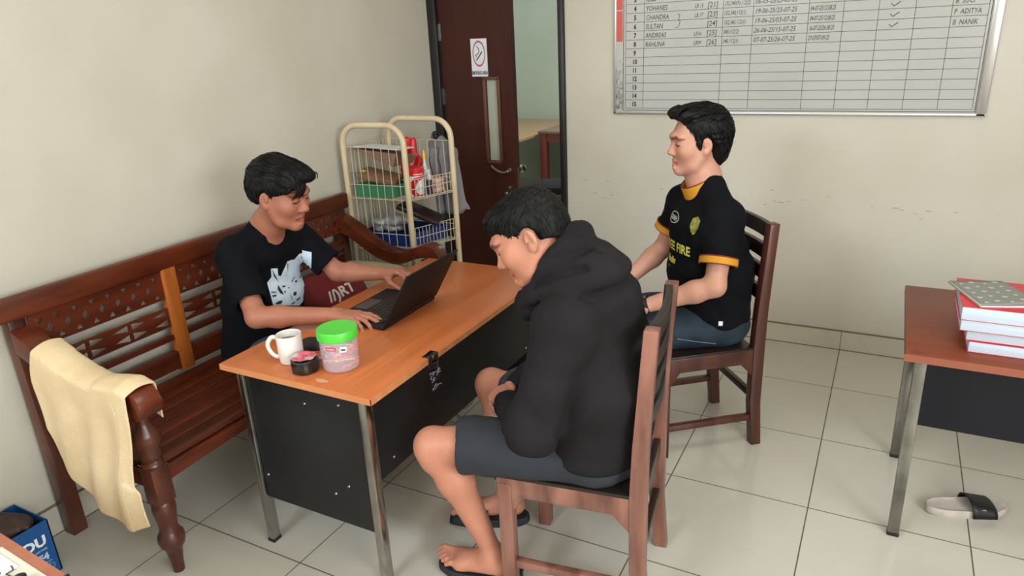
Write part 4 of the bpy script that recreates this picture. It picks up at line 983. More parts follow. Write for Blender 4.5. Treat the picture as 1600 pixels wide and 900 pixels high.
for poly in ([(555, 240), (575, 270), (590, 330), (575, 390), (560, 370), (550, 300)], [(240, 500), (290, 580), (310, 630), (270, 610), (240, 560)], [(210, 730), (250, 705), (298, 700), (285, 738), (240, 745)], [(165, 578), (225, 585), (222, 596), (165, 592)], [(170, 628), (220, 622), (228, 640), (190, 650)],
             [(425, 615), (450, 600), (470, 620), (455, 655), (425, 650)], [(460, 710), (500, 680), (515, 690), (470, 725)], [(400, 755), (450, 725), (445, 745), (415, 765)], [(385, 630), (420, 700), (405, 690)], [(400, 470), (425, 425), (460, 400), (430, 435), (405, 485)], [(440, 470), (470, 455), (470, 485), (448, 488)],
             [(500, 420), (525, 390), (560, 365), (530, 405), (505, 440)], [(535, 425), (560, 410), (565, 432), (545, 440)], [(290, 520), (330, 515), (325, 535), (295, 540)], [(310, 590), (335, 585), (330, 615)], [(360, 545), (378, 540), (375, 560)], [(540, 200), (575, 300), (560, 345), (548, 280)], [(170, 300), (215, 395), (250, 470), (195, 395)], [(350, 235), (362, 260), (355, 350)], [(505, 130), (535, 190), (520, 180)], [(550, 630), (590, 630), (560, 650)]):
    prn(b, poly, .0045)
b.build('print_marks', mat('dark_print_marks', (30, 40, 58), .7), pr)
# hair
hF = F
def hair_base(F, top=.0, k=.02):
    s = F.s; return lambda c, r, k=.02, X=(1, 0, 0), Z=(0, 0, 1): el(F(*c), _v(r)*s, k*s, F.d(*X), F.d(*Z))
e = hair_base(F)
H = [e((-.024, 0, .048), (.104, .091, .090)), e((-.055, 0, .015), (.066, .082, .080), .03), e((.055, -.004, .098), (.050, .062, .028), .03, (1, 0, -.25)), e((.088, .012, .088), (.030, .040, .022), .02, (1, 0, -.4)),
     e((.050, -.068, .052), (.036, .016, .030), .02, (1, 0, -.5)), e((.074, -.050, .070), (.034, .022, .020), .02, (1, .4, -.5)), e((.050, .062, .066), (.034, .018, .026), .02)]
H += [('s', el(F(.082, 0, -.030), _v((.080, .100, .088))*F.s, .01)), ('s', el(F(.02, 0, -.075), _v((.12, .12, .062))*F.s, .01)), ('s', e((-.006, -.092, -.010), (.028, .022, .034), .006)), ('s', e((-.006, .092, -.010), (.028, .022, .034), .006))]
H += [('n', lambda P: .0022*(1-2*np.abs(vnoise(F.loc(P), (34, 70, 46), 3)))+.0012*vnoise(F.loc(P), (60, 160, 90), 4))]
V, Fc = sdf_mesh(H, (.33, -2.24, 1.02), (.78, -1.82, 1.40), .0036*QS); me = npmesh('hair', V, Fc); hA = link('hair', me, HAIR, PA); bvH = bvh(V, Fc)
mb = MB()
hair_tufts(mb, bvH, F, 800, lambda q: q[2] > -.02 and not (q[0] > .06 and q[2] < .04), lambda q: (.8, .25*np.sign(q[1]) if abs(q[1]) < .05 else 0, -.25 if q[0] > .02 else -.1) if q[2] > .06 else (.35, 0, -.9), .03, .06, .0020, 9, .003)
for i in range(20):     # fringe locks over the forehead
    rnd = random.Random(i); y0 = rnd.uniform(-.072, .035); x0 = .075 if abs(y0) < .04 else .058
    a = F(x0+rnd.uniform(-.01, .01), y0, .098-abs(y0)*.5); L_ = rnd.uniform(.6, 1.15)
    if y0 < -.0: c1 = F(.108, y0-.008, .080-.02*L_); c2 = F(.104, y0-.016*L_, .062-.030*L_); c3 = F(.094, y0-.014*L_, .052-.034*L_)
    else: c1 = F(.110, y0+.006, .100); c2 = F(.116, y0+.012, .090-.006*L_); c3 = F(.112, y0+.014, .080-.006*L_)
    mb.tube([tuple(x) for x in bez([a, c1, c2, c3], 4)], .003, 5, rs=[.0026*(1-.8*(k/12)**2) for k in range(13)])
mb.build('hair_lock', HAIR, hA)
# ================================================================== PERSON IN THE BLACK HOODIE (near chair, head bowed)
skB = skin('tan_skin_hoodie', (192, 132, 108), (182, 122, 98)); nails = []
FB = Fr((1.768, -2.257, 1.182), (-.78, -.37, -.50), (-.55, -.01, .84), 1.07)
neck = _v((1.895, -2.215, 1.075)); ops = head_ops(FB, 1.0, neck, .052)
shL, shR = (1.93, -2.39, .985), (1.885, -2.03, .985); elL, elR = (1.865, -2.475, .70), (1.77, -1.92, .71); wrL, wrR = (1.625, -2.19, .590), (1.600, -2.06, .585)
ops += arm_ops(shL, elL, wrL)+arm_ops(shR, elR, wrR)
ops += [lf((1.98, -2.19, .53), (2.0, -2.19, .75), (0, 1, 0), .14, .10, .14, .10), lf((2.0, -2.19, .75), (1.93, -2.20, 1.0), (0, 1, 0), .14, .10, .15, .09), rc(shL, shR, .05, .05, .04), rc((1.93, -2.21, 1.0), neck, .07, .055, .05)]
knL, anL, knR, anR = (1.474, -2.405, .512), (1.632, -2.352, .105), (1.435, -1.955, .505), (1.535, -2.06, .115)
for hp, kn, an in (((1.95, -2.29, .555), knL, anL), ((1.95, -2.09, .555), knR, anR)):
    kn, an = _v(kn), _v(an); cal = kn+(an-kn)*.30+_v((.018, 0, 0)); ops += [rc(hp, kn, .082, .056, .03), rc(kn+_v((0, 0, -.012)), cal, .052, .056, .03), rc(cal, an+_v((0, 0, .02)), .054, .031, .03), rc(kn, kn+_v((0, 0, -.05)), .052, .046, .02), el(an, (.034, .034, .034), .02)]
def foot(an, toe, side, zb):
    an = _v(an); fd = _v(toe)-an; fd[2] = 0; fd = nrm(fd); f_ = Fr((an[0], an[1], zb), fd, (0, 0, 1)); o = []
    o += [rc(f_(-.035, 0, .034), f_(.0, 0, .05), .031, .034, .02), rc(f_(.0, 0, .062), f_(.085, .008*side, .030), .036, .026, .03), rc(f_(-.02, -.005*side, .026), f_(.11, -.022*side, .020), .026, .019, .03), rc(f_(.05, .012*side, .028), f_(.125, .024*side, .022), .026, .021, .02)]
    o += [el(f_(.105, 0, .024), (.03, .046, .020), .02, fd)]
    for i, (y, L_, r) in enumerate(((.033, .205, .0135), (.014, .200, .0098), (-.002, .190, .0092), (-.016, .177, .0088), (-.030, .160, .0086))):
        o += [rc(f_(.120, y*.9*side, .026), f_(L_-.022, y*side, .027), r*1.05, r, .009), rc(f_(L_-.022, y*side, .027), f_(L_-.006, y*side, .015+r*.3), r, r*.95, .006)]; nails.append(f_(L_-.004, y*side, .018+r*1.0))
    return o
ops += foot(anL, (1.45, -2.385, .03), -1, .034)+foot(anR, (1.36, -2.13, 0), 1, .034)
ops += hand_ops(wrL, (-.72, .68, -.10), (-.35, -.2, 1), -1, ((.55, .8, .5), (.6, .9, .5), (.6, .9, .5), (.6, .9, .5)), thumb=((.8, .5, .1), (1, .1, .0)), nails=nails)
ops += hand_ops(wrR, (-.62, -.62, -.30), (-.6, .3, .75), 1, ((.7, .95, .6), (.8, 1.0, .6), (.85, 1.0, .6), (.9, 1.0, .6)), thumb=((.8, .5, .0), (1, .2, -.1)), s=.95, nails=nails)
def pB(V, col):
    head_paint(FB, V, col, .18)
    for n in nails: d = np.linalg.norm(V-n, axis=1); m = np.clip((.0065-d)/.002, 0, 1)[:, None]; col[:] = col*(1-m)+_v((1.12, 1.12, 1.12))*m
    q = FB.loc(V); m = (np.clip((q[:, 2]+.045)/.03, 0, 1)*np.clip((-q[:, 0]+.03)/.03, 0, 1)*(q[:, 2] < .2)*(np.abs(q[:, 0]) < .2)*(np.abs(q[:, 1]) < .085)*(np.abs(q[:, 1]) > .0))[:, None]*.45*(np.abs(q[:, 2]-.02) < .15)[:, None]
    col[:] = col*(1-m)+_v((.34, .33, .33))*m
PB = person_body('person', 'person in a black hoodie and shorts on the near chair, head bowed, hands together', ops, (1.28, -2.62, .0), (2.2, -1.8, 1.42), skB, pB, .0036*QS)
hood = mat('black_fleece', (31, 29, 30), .95, spec=.12, col2=(37, 35, 37), scale=6, bump=.3, bscale=500)
t = [lf((1.955, -2.195, .56), (1.985, -2.195, .76), (.05, 1, 0), .215, .155, .21, .15, .06), lf((1.985, -2.195, .76), (1.945, -2.20, .99), (.05, 1, 0), .21, .145, .20, .115, .06), rc(shL, shR, .082, .082, .08), rc((1.95, -2.21, .99), (1.915, -2.215, 1.07), .12, .085, .06)]
for sh, e_, wv in ((shL, elL, wrL), (shR, elR, wrR)):
    sh, e_, wv = _v(sh), _v(e_), _v(wv); d = nrm(wv-e_); t += [rc(sh, e_, .078, .074, .04), rc(e_, wv-d*.06, .072, .052, .05), rc(wv-d*.045, wv-d*.005, .043, .040, .015)]
# hood lying behind the neck : thick rolled ring with a sagging bag
ring = [(1.765, -2.285, .995), (1.80, -2.305, 1.055), (1.850, -2.305, 1.120), (1.895, -2.285, 1.170), (1.905, -2.215, 1.190), (1.875, -2.145, 1.165), (1.815, -2.125, 1.085), (1.755, -2.165, .995), (1.735, -2.235, .975)]
rp = bez(ring+[ring[0]], 2)
HK = .010
t += [rc(a, b_, .034, .034, HK) for a, b_ in zip(rp[:-1], rp[1:])]
low = bez([(1.790, -2.325, .985), (1.835, -2.345, 1.035), (1.90, -2.345, 1.070), (1.965, -2.325, 1.090), (2.015, -2.265, 1.105), (2.015, -2.19, 1.10)], 2)
t += [rc(a, b_, .036, .036, HK) for a, b_ in zip(low[:-1], low[1:])]
t += [el((1.955, -2.235, 1.120), (.075, .105, .060), .03, (1, 0, -.5)), rc((1.905, -2.24, 1.20), (1.935, -2.26, 1.18), .034, .036, .03), rc((1.86, -2.30, 1.10), (1.97, -2.30, 1.135), .042, .038, .02)]
t += [('s', rc((1.86, -2.225, 1.03), (1.75, -2.275, 1.13), .062, .085, .02))]
t += [wrinkle((.0045, (7, 7, 8), 21), (.002, (17, 14, 12), 22))]
t += [curve_fold(p_, r_, a_) for p_, r_, a_ in (([(1.80, -2.37, 1.0), (1.90, -2.38, 1.04), (1.98, -2.36, 1.055), (2.05, -2.29, 1.07)], .009, .020), ([(1.83, -2.35, 1.07), (1.90, -2.35, 1.115), (1.97, -2.33, 1.13)], .009, .018), ([(1.88, -2.33, 1.15), (1.93, -2.32, 1.165), (1.98, -2.27, 1.16)], .008, .016), ([(1.90, -2.26, 1.22), (1.94, -2.28, 1.20), (1.96, -2.31, 1.15)], .010, .010),
       ([(1.90, -2.55, .78), (1.94, -2.47, .70), (1.98, -2.42, .60)], .022, .010), ([(1.82, -2.55, .66), (1.90, -2.50, .62), (1.97, -2.45, .55)], .020, .009), ([(2.0, -2.42, .86), (1.95, -2.43, .74), (1.92, -2.45, .66)], .020, .012), ([(1.78, -2.44, .62), (1.74, -2.38, .66), (1.72, -2.36, .74)], .016, .009), ([(1.86, -2.56, .74), (1.80, -2.52, .68), (1.74, -2.46, .66)], .014, .008), ([(2.06, -2.3, .62), (1.98, -2.38, .58), (1.9, -2.4, .56)], .016, .008))]
# hem and neck hollow
t += [('s', plane((0, 0, .505), (0, 0, 1), .01))]
oB, tv, tf_ = cloth('hoodie', t, (1.48, -2.66, .45), (2.22, -1.76, 1.30), hood, PB, .0065*QS)
shortm = mat('dark_navy_shorts', (33, 37, 45), .8, col2=(39, 43, 51), scale=6, bump=.3, bscale=350)
t = [lf((1.97, -2.19, .50), (1.97, -2.19, .60), (0, 1, 0), .175, .14, .17, .13, .06)]
for hp, kn in (((1.95, -2.285, .545), knL), ((1.95, -2.10, .545), knR)):
    hp, kn = _v(hp), _v(kn); d = nrm(kn-hp); c = hp+(kn-hp)*.80; t += [sleeve(hp, None, c, d, .100, .090, .070, .04)]
t += [wrinkle((.0045, (11, 7, 9), 31), (.002, (22, 20, 22), 32)), curve_fold([(1.70, -2.46, .60), (1.72, -2.48, .54), (1.72, -2.46, .48)], .009, .0035), curve_fold([(1.80, -2.42, .63), (1.82, -2.48, .56), (1.80, -2.46, .48)], .010, .004), curve_fold([(1.66, -2.42, .60), (1.66, -2.47, .53), (1.66, -2.44, .46)], .007, .003)]
q = Prim(); q.k = .004; q.f = lambda P: np.maximum(P[:, 2]-.468, 1.69-P[:, 0]); t += [('s', q)]
cloth('shorts', t, (1.42, -2.56, .38), (2.18, -1.80, .74), shortm, PB, .006*QS)
slm = mat('charcoal_rubber_clog', (33, 36, 38), .7, col2=(40, 43, 45), scale=20)
slide('slipper', None, (1.585, -2.352, 0), math.atan2(-2.385+2.352, 1.44-1.632), .30, .108, .034, slm, slm, (.02, .10), .014, parent=PB)
slide('slipper', None, (1.475, -2.09, 0), math.atan2(-2.13+2.06, 1.36-1.535), .30, .108, .034, slm, slm, (.50, .985), .062, parent=PB, closed=True)
e = hair_base(FB)
H = [e((-.018, 0, .040), (.100, .083, .086)), e((-.058, 0, -.005), (.058, .070, .078), .03), e((.050, 0, .080), (.042, .056, .030), .03)]
H += [('s', el(FB(.082, 0, -.040), _v((.064, .10, .098))*FB.s, .01)), ('s', e((.005, 0, -.075), (.10, .12, .066), .012)), ('s', e((-.008, -.085, -.012), (.030, .024, .036), .006)), ('s', e((-.008, .085, -.012), (.030, .024, .036), .006))]
H += [('n', lambda P: .0012*(1-2*np.abs(vnoise(FB.loc(P), (60, 90, 80), 3)))+.001*vnoise(FB.loc(P), (110, 200, 150), 4))]
V, Fc = sdf_mesh(H, (1.58, -2.40, 1.06), (1.95, -2.10, 1.42), .0036*QS); me = npmesh('hair', V, Fc); hB = link('hair', me, HAIR, PB); bvH = bvh(V, Fc)
mb = MB(); hair_tufts(mb, bvH, FB, 1500, lambda q: q[2] > -.02, lambda q: (.7, 0, -.5) if q[2] > .05 else (.1, 0, -1), .014, .028, .0015, 19, .0025, 3); mb.build('hair_lock', HAIR, hB)

# ================================================================== PERSON IN THE JERSEY (far chair)
skC = skin('light_tan_skin', (198, 148, 126), (190, 138, 116)); nails = []
FC = Fr((1.958, -1.112, 1.288), (-.83, -.55, -.05), (-.03, 0, 1), 1.07)
neck = _v((1.990, -1.098, 1.135)); ops = head_ops(FC, 1.05, neck, .047)
shL, shR = (2.105, -1.225, 1.015), (1.885, -1.00, 1.015); elL, elR = (2.105, -1.335, .765), (1.80, -.985, .795); wrL, wrR = (1.85, -1.40, .672), (1.66, -1.12, .655)
ops += arm_ops(shL, elL, wrL, (.05, .044, .042, .029))+arm_ops(shR, elR, wrR, (.05, .044, .042, .029))
lat = (.62, -.78, 0)
ops += [lf((2.05, -1.10, .52), (2.05, -1.10, .76), lat, .15, .11, .145, .10), lf((2.05, -1.10, .76), (2.02, -1.11, 1.0), lat, .145, .10, .16, .09), rc(shL, shR, .055, .055, .04), rc((2.02, -1.10, 1.03), neck, .07, .06, .05)]
knL, knR = (1.69, -1.46, .53), (1.60, -1.20, .54); anL, anR = (1.72, -1.47, .10), (1.62, -1.22, .10)
for kn, an in ((knL, anL), (knR, anR)): ops += [rc((2.05, -1.12, .54), kn, .08, .06, .03), rc(kn, an, .055, .036, .03), rc(_v(an)+_v((0, 0, -.05)), _v(an)+_v((-.12, -.09, -.065)), .036, .03, .02)]
ops += hand_ops(wrL, (-.80, -.25, -.35), (-.2, -.2, 1), -1, ((.3, .4, .3),)*4, nails=nails)+hand_ops(wrR, (-.75, -.35, -.25), (-.2, -.1, 1), 1, ((.3, .4, .3),)*4, nails=nails)
def pC(V, col): head_paint(FC, V, col, .22)
PC = person_body('person', 'person in a black and gold football jersey on the far chair, facing left', ops, (1.42, -1.70, .0), (2.28, -.85, 1.50), skC, pC, .0036*QS)
jer = mat('black_jersey_knit', (13, 14, 18), .85, spec=.1, col2=(17, 18, 22), scale=5, bump=.2, bscale=500)
gold = mat('gold_trim', (196, 138, 24), .7); darkred = mat('dark_red_piping', (120, 26, 24), .7)
t = [lf((2.04, -1.11, .57), (2.035, -1.11, .76), lat, .195, .165, .195, .165, .05), lf((2.035, -1.11, .76), (2.005, -1.125, .97), lat, .195, .165, .19, .135, .05), rc(shL, shR, .066, .066, .06), rc((2.025, -1.10, 1.02), neck, .092, .064, .04), rc(neck+_v((.04, -.03, -.03)), _v(shL)+_v((0, 0, .012)), .05, .05, .05), rc(neck+_v((0, .03, -.03)), _v(shR)+_v((0, 0, .012)), .05, .05, .05)]
cuffs = []
for sh, e_ in ((shL, elL), (shR, elR)):
    sh, e_ = _v(sh), _v(e_); d = nrm(e_-sh); c = sh+(e_-sh)*(.70 if sh[1] < -1.1 else .62); t += [sleeve(sh, None, c, d, .070, .072, .052)]; cuffs.append((c, d))
t += [wrinkle((.004, (8, 8, 14), 41), (.0018, (20, 20, 26), 42)), fold((2.15, -1.33, .72), (2.2, -1.15, .66), .018, .007), fold((2.1, -1.3, .62), (2.22, -1.1, .62), .016, .008), fold((1.95, -1.2, .72), (1.98, -1.28, .60), .018, .006), fold((2.18, -1.2, .9), (2.2, -1.12, .74), .02, .006)]
t += [('s', rc(neck+_v((-.018, -.008, -.030)), neck+_v((-.05, -.02, .09)), .056, .066, .006)), ('s', plane((0, 0, .525), (0, 0, 1), .01))]
oC, tv, tf_ = cloth('football_jersey', t, (1.70, -1.46, .50), (2.32, -.82, 1.22), jer, PC, .006*QS)
bvC = bvh(tv, tf_)
def band(name, c, d, r, w0, m, par, ry=1.0):
    """ring of fabric round an axis"""
    c, d = Vector(c), Vector(d).normalized(); T0 = Matrix.Translation(c) @ d.to_track_quat('Z', 'Y').to_matrix().to_4x4(); b = MB()
    b.lathe([(r-.004, 0), (r, 0), (r+.001, w0*.5), (r, w0), (r-.004, w0), (r-.004, 0)], n=40, T=T0, cap=False); return b.build(name, m, par)
for c, d in cuffs:
    cb = band('cuff', c-d*.030, d, .0745, .030, gold, oC); band('piping', c-d*.033, d, .0755, .005, darkred, cb); band('piping', c-d*.002, d, .0755, .003, darkred, cb)
# collar: a rib band round the neck, higher at the back
ax0, ax1 = neck+_v((-.018, -.008, -.030)), neck+_v((-.05, -.02, .09)); fwc = _v((-.83, -.55, 0)); nn = nrm(fwc*.55+_v((0, 0, 1))); cn = neck+_v((-.012, -.006, -.006))
ko = dict(lo=neck-.14, hi=neck+.14)
cop = lambda r0, a, b_: [rc(ax0-_v((-.02, -.005, .06)), ax1, .064+r0, .079+r0, .002), ('s', rc(ax0-_v((-.02, -.005, .06)), ax1, .0585, .0735, .002)), ('i', plane(cn+nn*b_, nn)), ('i', plane(cn+nn*a, -nn))]
co_, _a, _b = cloth('collar', cop(.002, -.040, .014), ko['lo'], ko['hi'], gold, oC, .0032*QS)
cloth('piping', cop(.003, .014, .0175), ko['lo'], ko['hi'], darkred, co_, .0024)
# lettering and badges on the chest
fwC = Vector((-.80, -.60, 0)); XC = Vector((.60, -.80, 0)); PO = Vector((1.90, -1.21, 0)); YC = Vector((0, 0, 1)); DC = Vector((.42, .89, -.17))
lem = mat('pale_yellow_print', (200, 200, 96), .6); whi = mat('pale_badge_print', (196, 196, 180), .6)
def ctext(b, s, x, z, size, sx=1, bold=0, off=.002, shear=0):
    V, Fx = textmesh(s, size, bold=bold, shear=shear); V, Fx = patch([(x+v.x*sx, z+v.y) for v in V], PO, XC, YC, bvC, DC, off, .014, Fx); b.add(V, Fx)
b = MB(); ctext(b, 'FREE FIRE', -.075, .862, .052, .90, .0016); o1 = b.build('jersey_lettering', lem, oC, smooth=False)
b = MB(); ctext(b, 'Aladin', -.06, .808, .038, .95, .0014, shear=.2); ctext(b, '__', -.03, .79, .03, .8); b.build('jersey_lettering', lem, oC, smooth=False)
b = MB(); ctext(b, 'GURIH', -.060, .982, .024, .95, .0008)
ringp = lambda s: [(-.022+.048*s*math.cos(a), .992+.023*s*math.sin(a)) for a in [2*math.pi*i/28 for i in range(28)]]
for i in range(28):
    a, c_ = ringp(1), ringp(.88); j = (i+1) % 28; V, Fx = patch([a[i], a[j], c_[j], c_[i]], PO, XC, YC, bvC, DC, .002, .02); b.add(V, Fx)
b.build('chest_badge', whi, oC, smooth=False)
b = MB(); V, Fx = patch([(.112, 1.018), (.136, 1.030), (.160, 1.018), (.160, .99), (.150, .968), (.136, .955), (.122, .968), (.112, .99)], PO, XC, YC, bvC, DC, .002); b.add(V, Fx); b.build('club_crest', mat('olive_gold_crest', (150, 148, 66), .6, col2=(96, 100, 44), scale=60), oC, smooth=False)
jn = mat('blue_denim', (19, 35, 48), .8, col2=(30, 49, 64), scale=12, bump=.3, bscale=300)
jeans([(2.10, -1.17, .545), (2.02, -1.06, .545)], [knL, knR], [_v(anL)+_v((0, 0, -.03)), _v(anR)+_v((0, 0, -.03))], PC, jn, [lf((2.07, -1.10, .52), (2.06, -1.10, .60), lat, .17, .135, .165, .12, .05)], lo=(1.50, -1.60, .03), hi_=(2.32, -.88, .74), h=.0075*QS)
b = MB(); b.tube([(1.98, -1.395, .545), (2.05, -1.372, .535), (2.12, -1.33, .52)], .0013, 4); b.build('stitching', mat('pale_stitching', (110, 124, 136), .8), PC)
for an in (anL, anR):
    b_ops = [rc(_v(an)+_v((.02, .012, -.062)), _v(an)+_v((-.13, -.085, -.068)), .034, .030, .03), ('s', plane((0, 0, .004), (0, 0, 1), .002))]
    cloth('shoe', b_ops, _v(an)-.22, _v(an)+_v((.12, .12, .05)), M['rubber'], PC, .007)
b = MB(); b.box(-.008, -.001, -.012, .008, .001, .006, Matrix.Translation((2.135, -1.335, .615)) @ Matrix.Rotation(R(20), 4, 'Z')); b.build('care_tag', M['white'], oC, label='small white tag at the jersey hem')
# watch and wristbands
dW = nrm(_v(wrL)-_v(elL)); wt = band('wrist_watch', _v(wrL)-dW*.012, dW, .0335, .022, M['rubber'], PC)
fw_ = Fr(_v(wrL), dW, (-.1, -.2, 1)); b = MB(); b.lathe([(.016, 0), (.0185, .002), (.0185, .009), (.016, .011), (0, .011)], T=Matrix.Translation(Vector(fw_(.0, -.012, .028))) @ Vector(fw_.z*.85-fw_.y*.4).to_track_quat('Z', 'Y').to_matrix().to_4x4()); b.build('watch_case', M['blackp'], wt)
# hair: full, brushed up and back
e = hair_base(FC)
H = [e((-.028, 0, .050), (.106, .088, .092)), e((-.070, 0, .010), (.060, .078, .085), .03), e((-.072, 0, -.050), (.040, .055, .05), .03), e((.040, 0, .110), (.058, .064, .026), .03, (1, 0, -.12)), e((.066, 0, .104), (.032, .050, .018), .02), e((.014, .072, .015), (.014, .010, .040), .015), e((.014, -.072, .015), (.014, .010, .040), .015)]
H += [('s', el(FC(.088, 0, -.024), _v((.070, .11, .114))*FC.s, .012)), ('s', e((.046, .0, -.094), (.090, .12, .072), .012)), ('s', e((-.010, -.092, -.010), (.026, .024, .034), .006)), ('s', e((-.010, .092, -.010), (.026, .024, .034), .006))]
H += [('n', lambda P: .0022*(1-2*np.abs(vnoise(FC.loc(P), (30, 60, 50), 13)))+.0012*vnoise(FC.loc(P), (70, 150, 90), 14))]
V, Fc = sdf_mesh(H, (1.74, -1.30, 1.10), (2.16, -.92, 1.50), .0036*QS); me = npmesh('hair', V, Fc); hC = link('hair', me, HAIR, PC); bvH = bvh(V, Fc)
mb = MB(); hair_tufts(mb, bvH, FC, 700, lambda q: True, lambda q: (-.6, 0, .15) if q[2] > .07 else (-.35, 0, -.8), .03, .055, .0018, 29, .0025)
for i in range(26):
    rnd = random.Random(100+i); y0 = rnd.uniform(-.052, .052); a = F_ = FC(.072+rnd.uniform(-.01, .005), y0, .094); c1 = FC(.092, y0*1.1, .106); c2 = FC(.078, y0*1.1+rnd.uniform(-.01, .01), .126); c3 = FC(.05, y0*1.05, .136)
    mb.tube([tuple(x) for x in bez([a, c1, c2, c3], 4)], .003, 5, rs=[.0038*(1-.6*(k/12)**2) for k in range(13)])
mb.build('hair_lock', HAIR, hC)
# ================================================================== THINGS ON THE WRITING DESK
ZT = .7175
LP = root('laptop', 'open black laptop on the writing desk, its lid back turned to the viewer', 'laptop', (.95, -1.93, ZT), 0)
lx0, lx1, ly0, ly1 = .832, 1.072, -2.105, -1.748; rot = Matrix.Translation((.95, -1.93, 0)) @ Matrix.Rotation(R(1.5), 4, 'Z') @ Matrix.Translation((-.95, 1.93, 0))
lapm = mat('black_laptop_shell', (20, 18, 20), .6, col2=(24, 22, 24), scale=8, spec=.3); keym = mat('laptop_keys', (16, 16, 17), .45)
b = MB(); b.box(lx0, ly0, ZT+.002, lx1, ly1, ZT+.020, rot, bev=.004); b.build('base', lapm, LP)
b = MB(); b.box(lx0+.012, ly0+.12, ZT+.0200, lx0+.075, ly0+.225, ZT+.0208, rot); b.build('touchpad', mat('touchpad_grey', (46, 46, 48), .3), LP)
b = MB(); b.box(lx0+.085, ly0+.014, ZT+.0198, lx1-.022, ly1-.014, ZT+.0204, rot); b.build('keyboard_deck', mat('keyboard_deck', (20, 20, 21), .5), LP)
b = MB()
for i in range(6):
    for j in range(19):
        x = lx0+.090+i*.0215; y = ly0+.018+j*.0171
        if i == 0 and 5 < j < 12: continue
        b.box(x, y, ZT+.0204, x+.0185, y+.0145, ZT+.0228, rot)
b.box(lx0+.090, ly0+.018+6*.0171, ZT+.0204, lx0+.1085, ly0+.014+12*.0171, ZT+.0228, rot)
k_ = b.build('keys', keym, LP, smooth=False); k_['kind'] = 'stuff'
ang = math.atan2(.12, .205); LT = rot @ Matrix.Translation((lx1+.002, 0, ZT+.016)) @ Matrix.Rotation(ang, 4, 'Y')
b = MB(); b.box(-.003, ly0, .004, .004, ly1, .242, LT, bev=.003); b.build('lid', lapm, LP)
b = MB(); b.box(-.0036, ly0+.012, .018, -.003, ly1-.012, .232, LT); b.build('screen', mat('dim_screen', (150, 165, 180), .2), LP)
b = MB(); b.tube([LT @ Vector((0, ly0+.03, 0)), LT @ Vector((0, ly1-.03, 0))], .006, 10); b.build('hinge', M['blackp'], LP)
# mug
mgx, mgy = .938, -2.425
MG = root('mug', 'plain white ceramic mug with a tea-stained rim on the desk corner', 'mug', (mgx, mgy, ZT))
cer = mat('white_ceramic', (226, 222, 216), .22, col2=(216, 210, 202), scale=10)
b = MB(); b.lathe([(.0, .0), (.036, 0), (.039, .003), (.041, .02), (.0425, .095), (.0415, .099), (.0385, .097), (.037, .02), (.0, .012)], (mgx, mgy, ZT), 36, cap=False); b.build('cup', cer, MG)
b = MB(); b.lathe([(.0, .075), (.0375, .075)], (mgx, mgy, ZT), 30, cap=False); b.build('drink', mat('milky_coffee', (120, 92, 72), .2), MG)
hd = Vector((-.93, -.37, 0)).normalized(); c0 = Vector((mgx, mgy, ZT))
b = MB(); b.tube(bez([c0+hd*.038+Vector((0, 0, .082)), c0+hd*.060+Vector((0, 0, .086)), c0+hd*.078+Vector((0, 0, .060)), c0+hd*.070+Vector((0, 0, .030)), c0+hd*.050+Vector((0, 0, .015)), c0+hd*.036+Vector((0, 0, .022))], 5), .0062, 10, flat=1.2); b.build('handle', cer, MG)
# round black tin with crumpled top
tnx, tny = 1.035, -2.465
TN = root('tin', 'low round tin wrapped in shiny black foil with a pink crumpled top', 'tin', (tnx, tny, ZT))
b = MB(); n = 22; V = []; Fq = []; rnd = random.Random(8); js = [rnd.uniform(-.0025, .0018) for _ in range(n)]
for r_, z in ((.040, 0), (.044, .004), (.045, .022), (.044, .040), (.040, .045)):
    for j in range(n): a = 2*math.pi*j/n; rr = r_+js[j]*(1 if z > 0 else .3)+(.0015 if (j+int(z*900)) % 3 == 0 else 0); V.append((tnx+rr*math.cos(a), tny+rr*math.sin(a), ZT+z))
for i in range(4):
    for j in range(n): Fq.append((i*n+j, i*n+(j+1) % n, (i+1)*n+(j+1) % n, (i+1)*n+j))
Fq.append(tuple(range(n-1, -1, -1))); Fq.append(tuple(range(4*n, 5*n))); b.add(V, Fq); b.build('foil_body', mat('shiny_black_foil', (14, 15, 16), .16, bump=.6, bscale=30, spec=.8), TN, angle=12)
b = MB(); V = []; Fq = []
for i in range(5):
    for j in range(n): a = 2*math.pi*j/n; rr = .041*(1-i/4.2); V.append((tnx+rr*math.cos(a), tny+rr*math.sin(a), ZT+.0455+rnd.uniform(0, .005)+(.003 if i < 2 else 0)))
for i in range(4):
    for j in range(n): Fq.append((i*n+j, i*n+(j+1) % n, (i+1)*n+(j+1) % n, (i+1)*n+j))
b.add(V, Fq); b.build('crumpled_top', mat('pink_wrapper', (206, 96, 112), .3, col2=(196, 186, 176), scale=26, lo=.45, hi=.56), TN, angle=10)
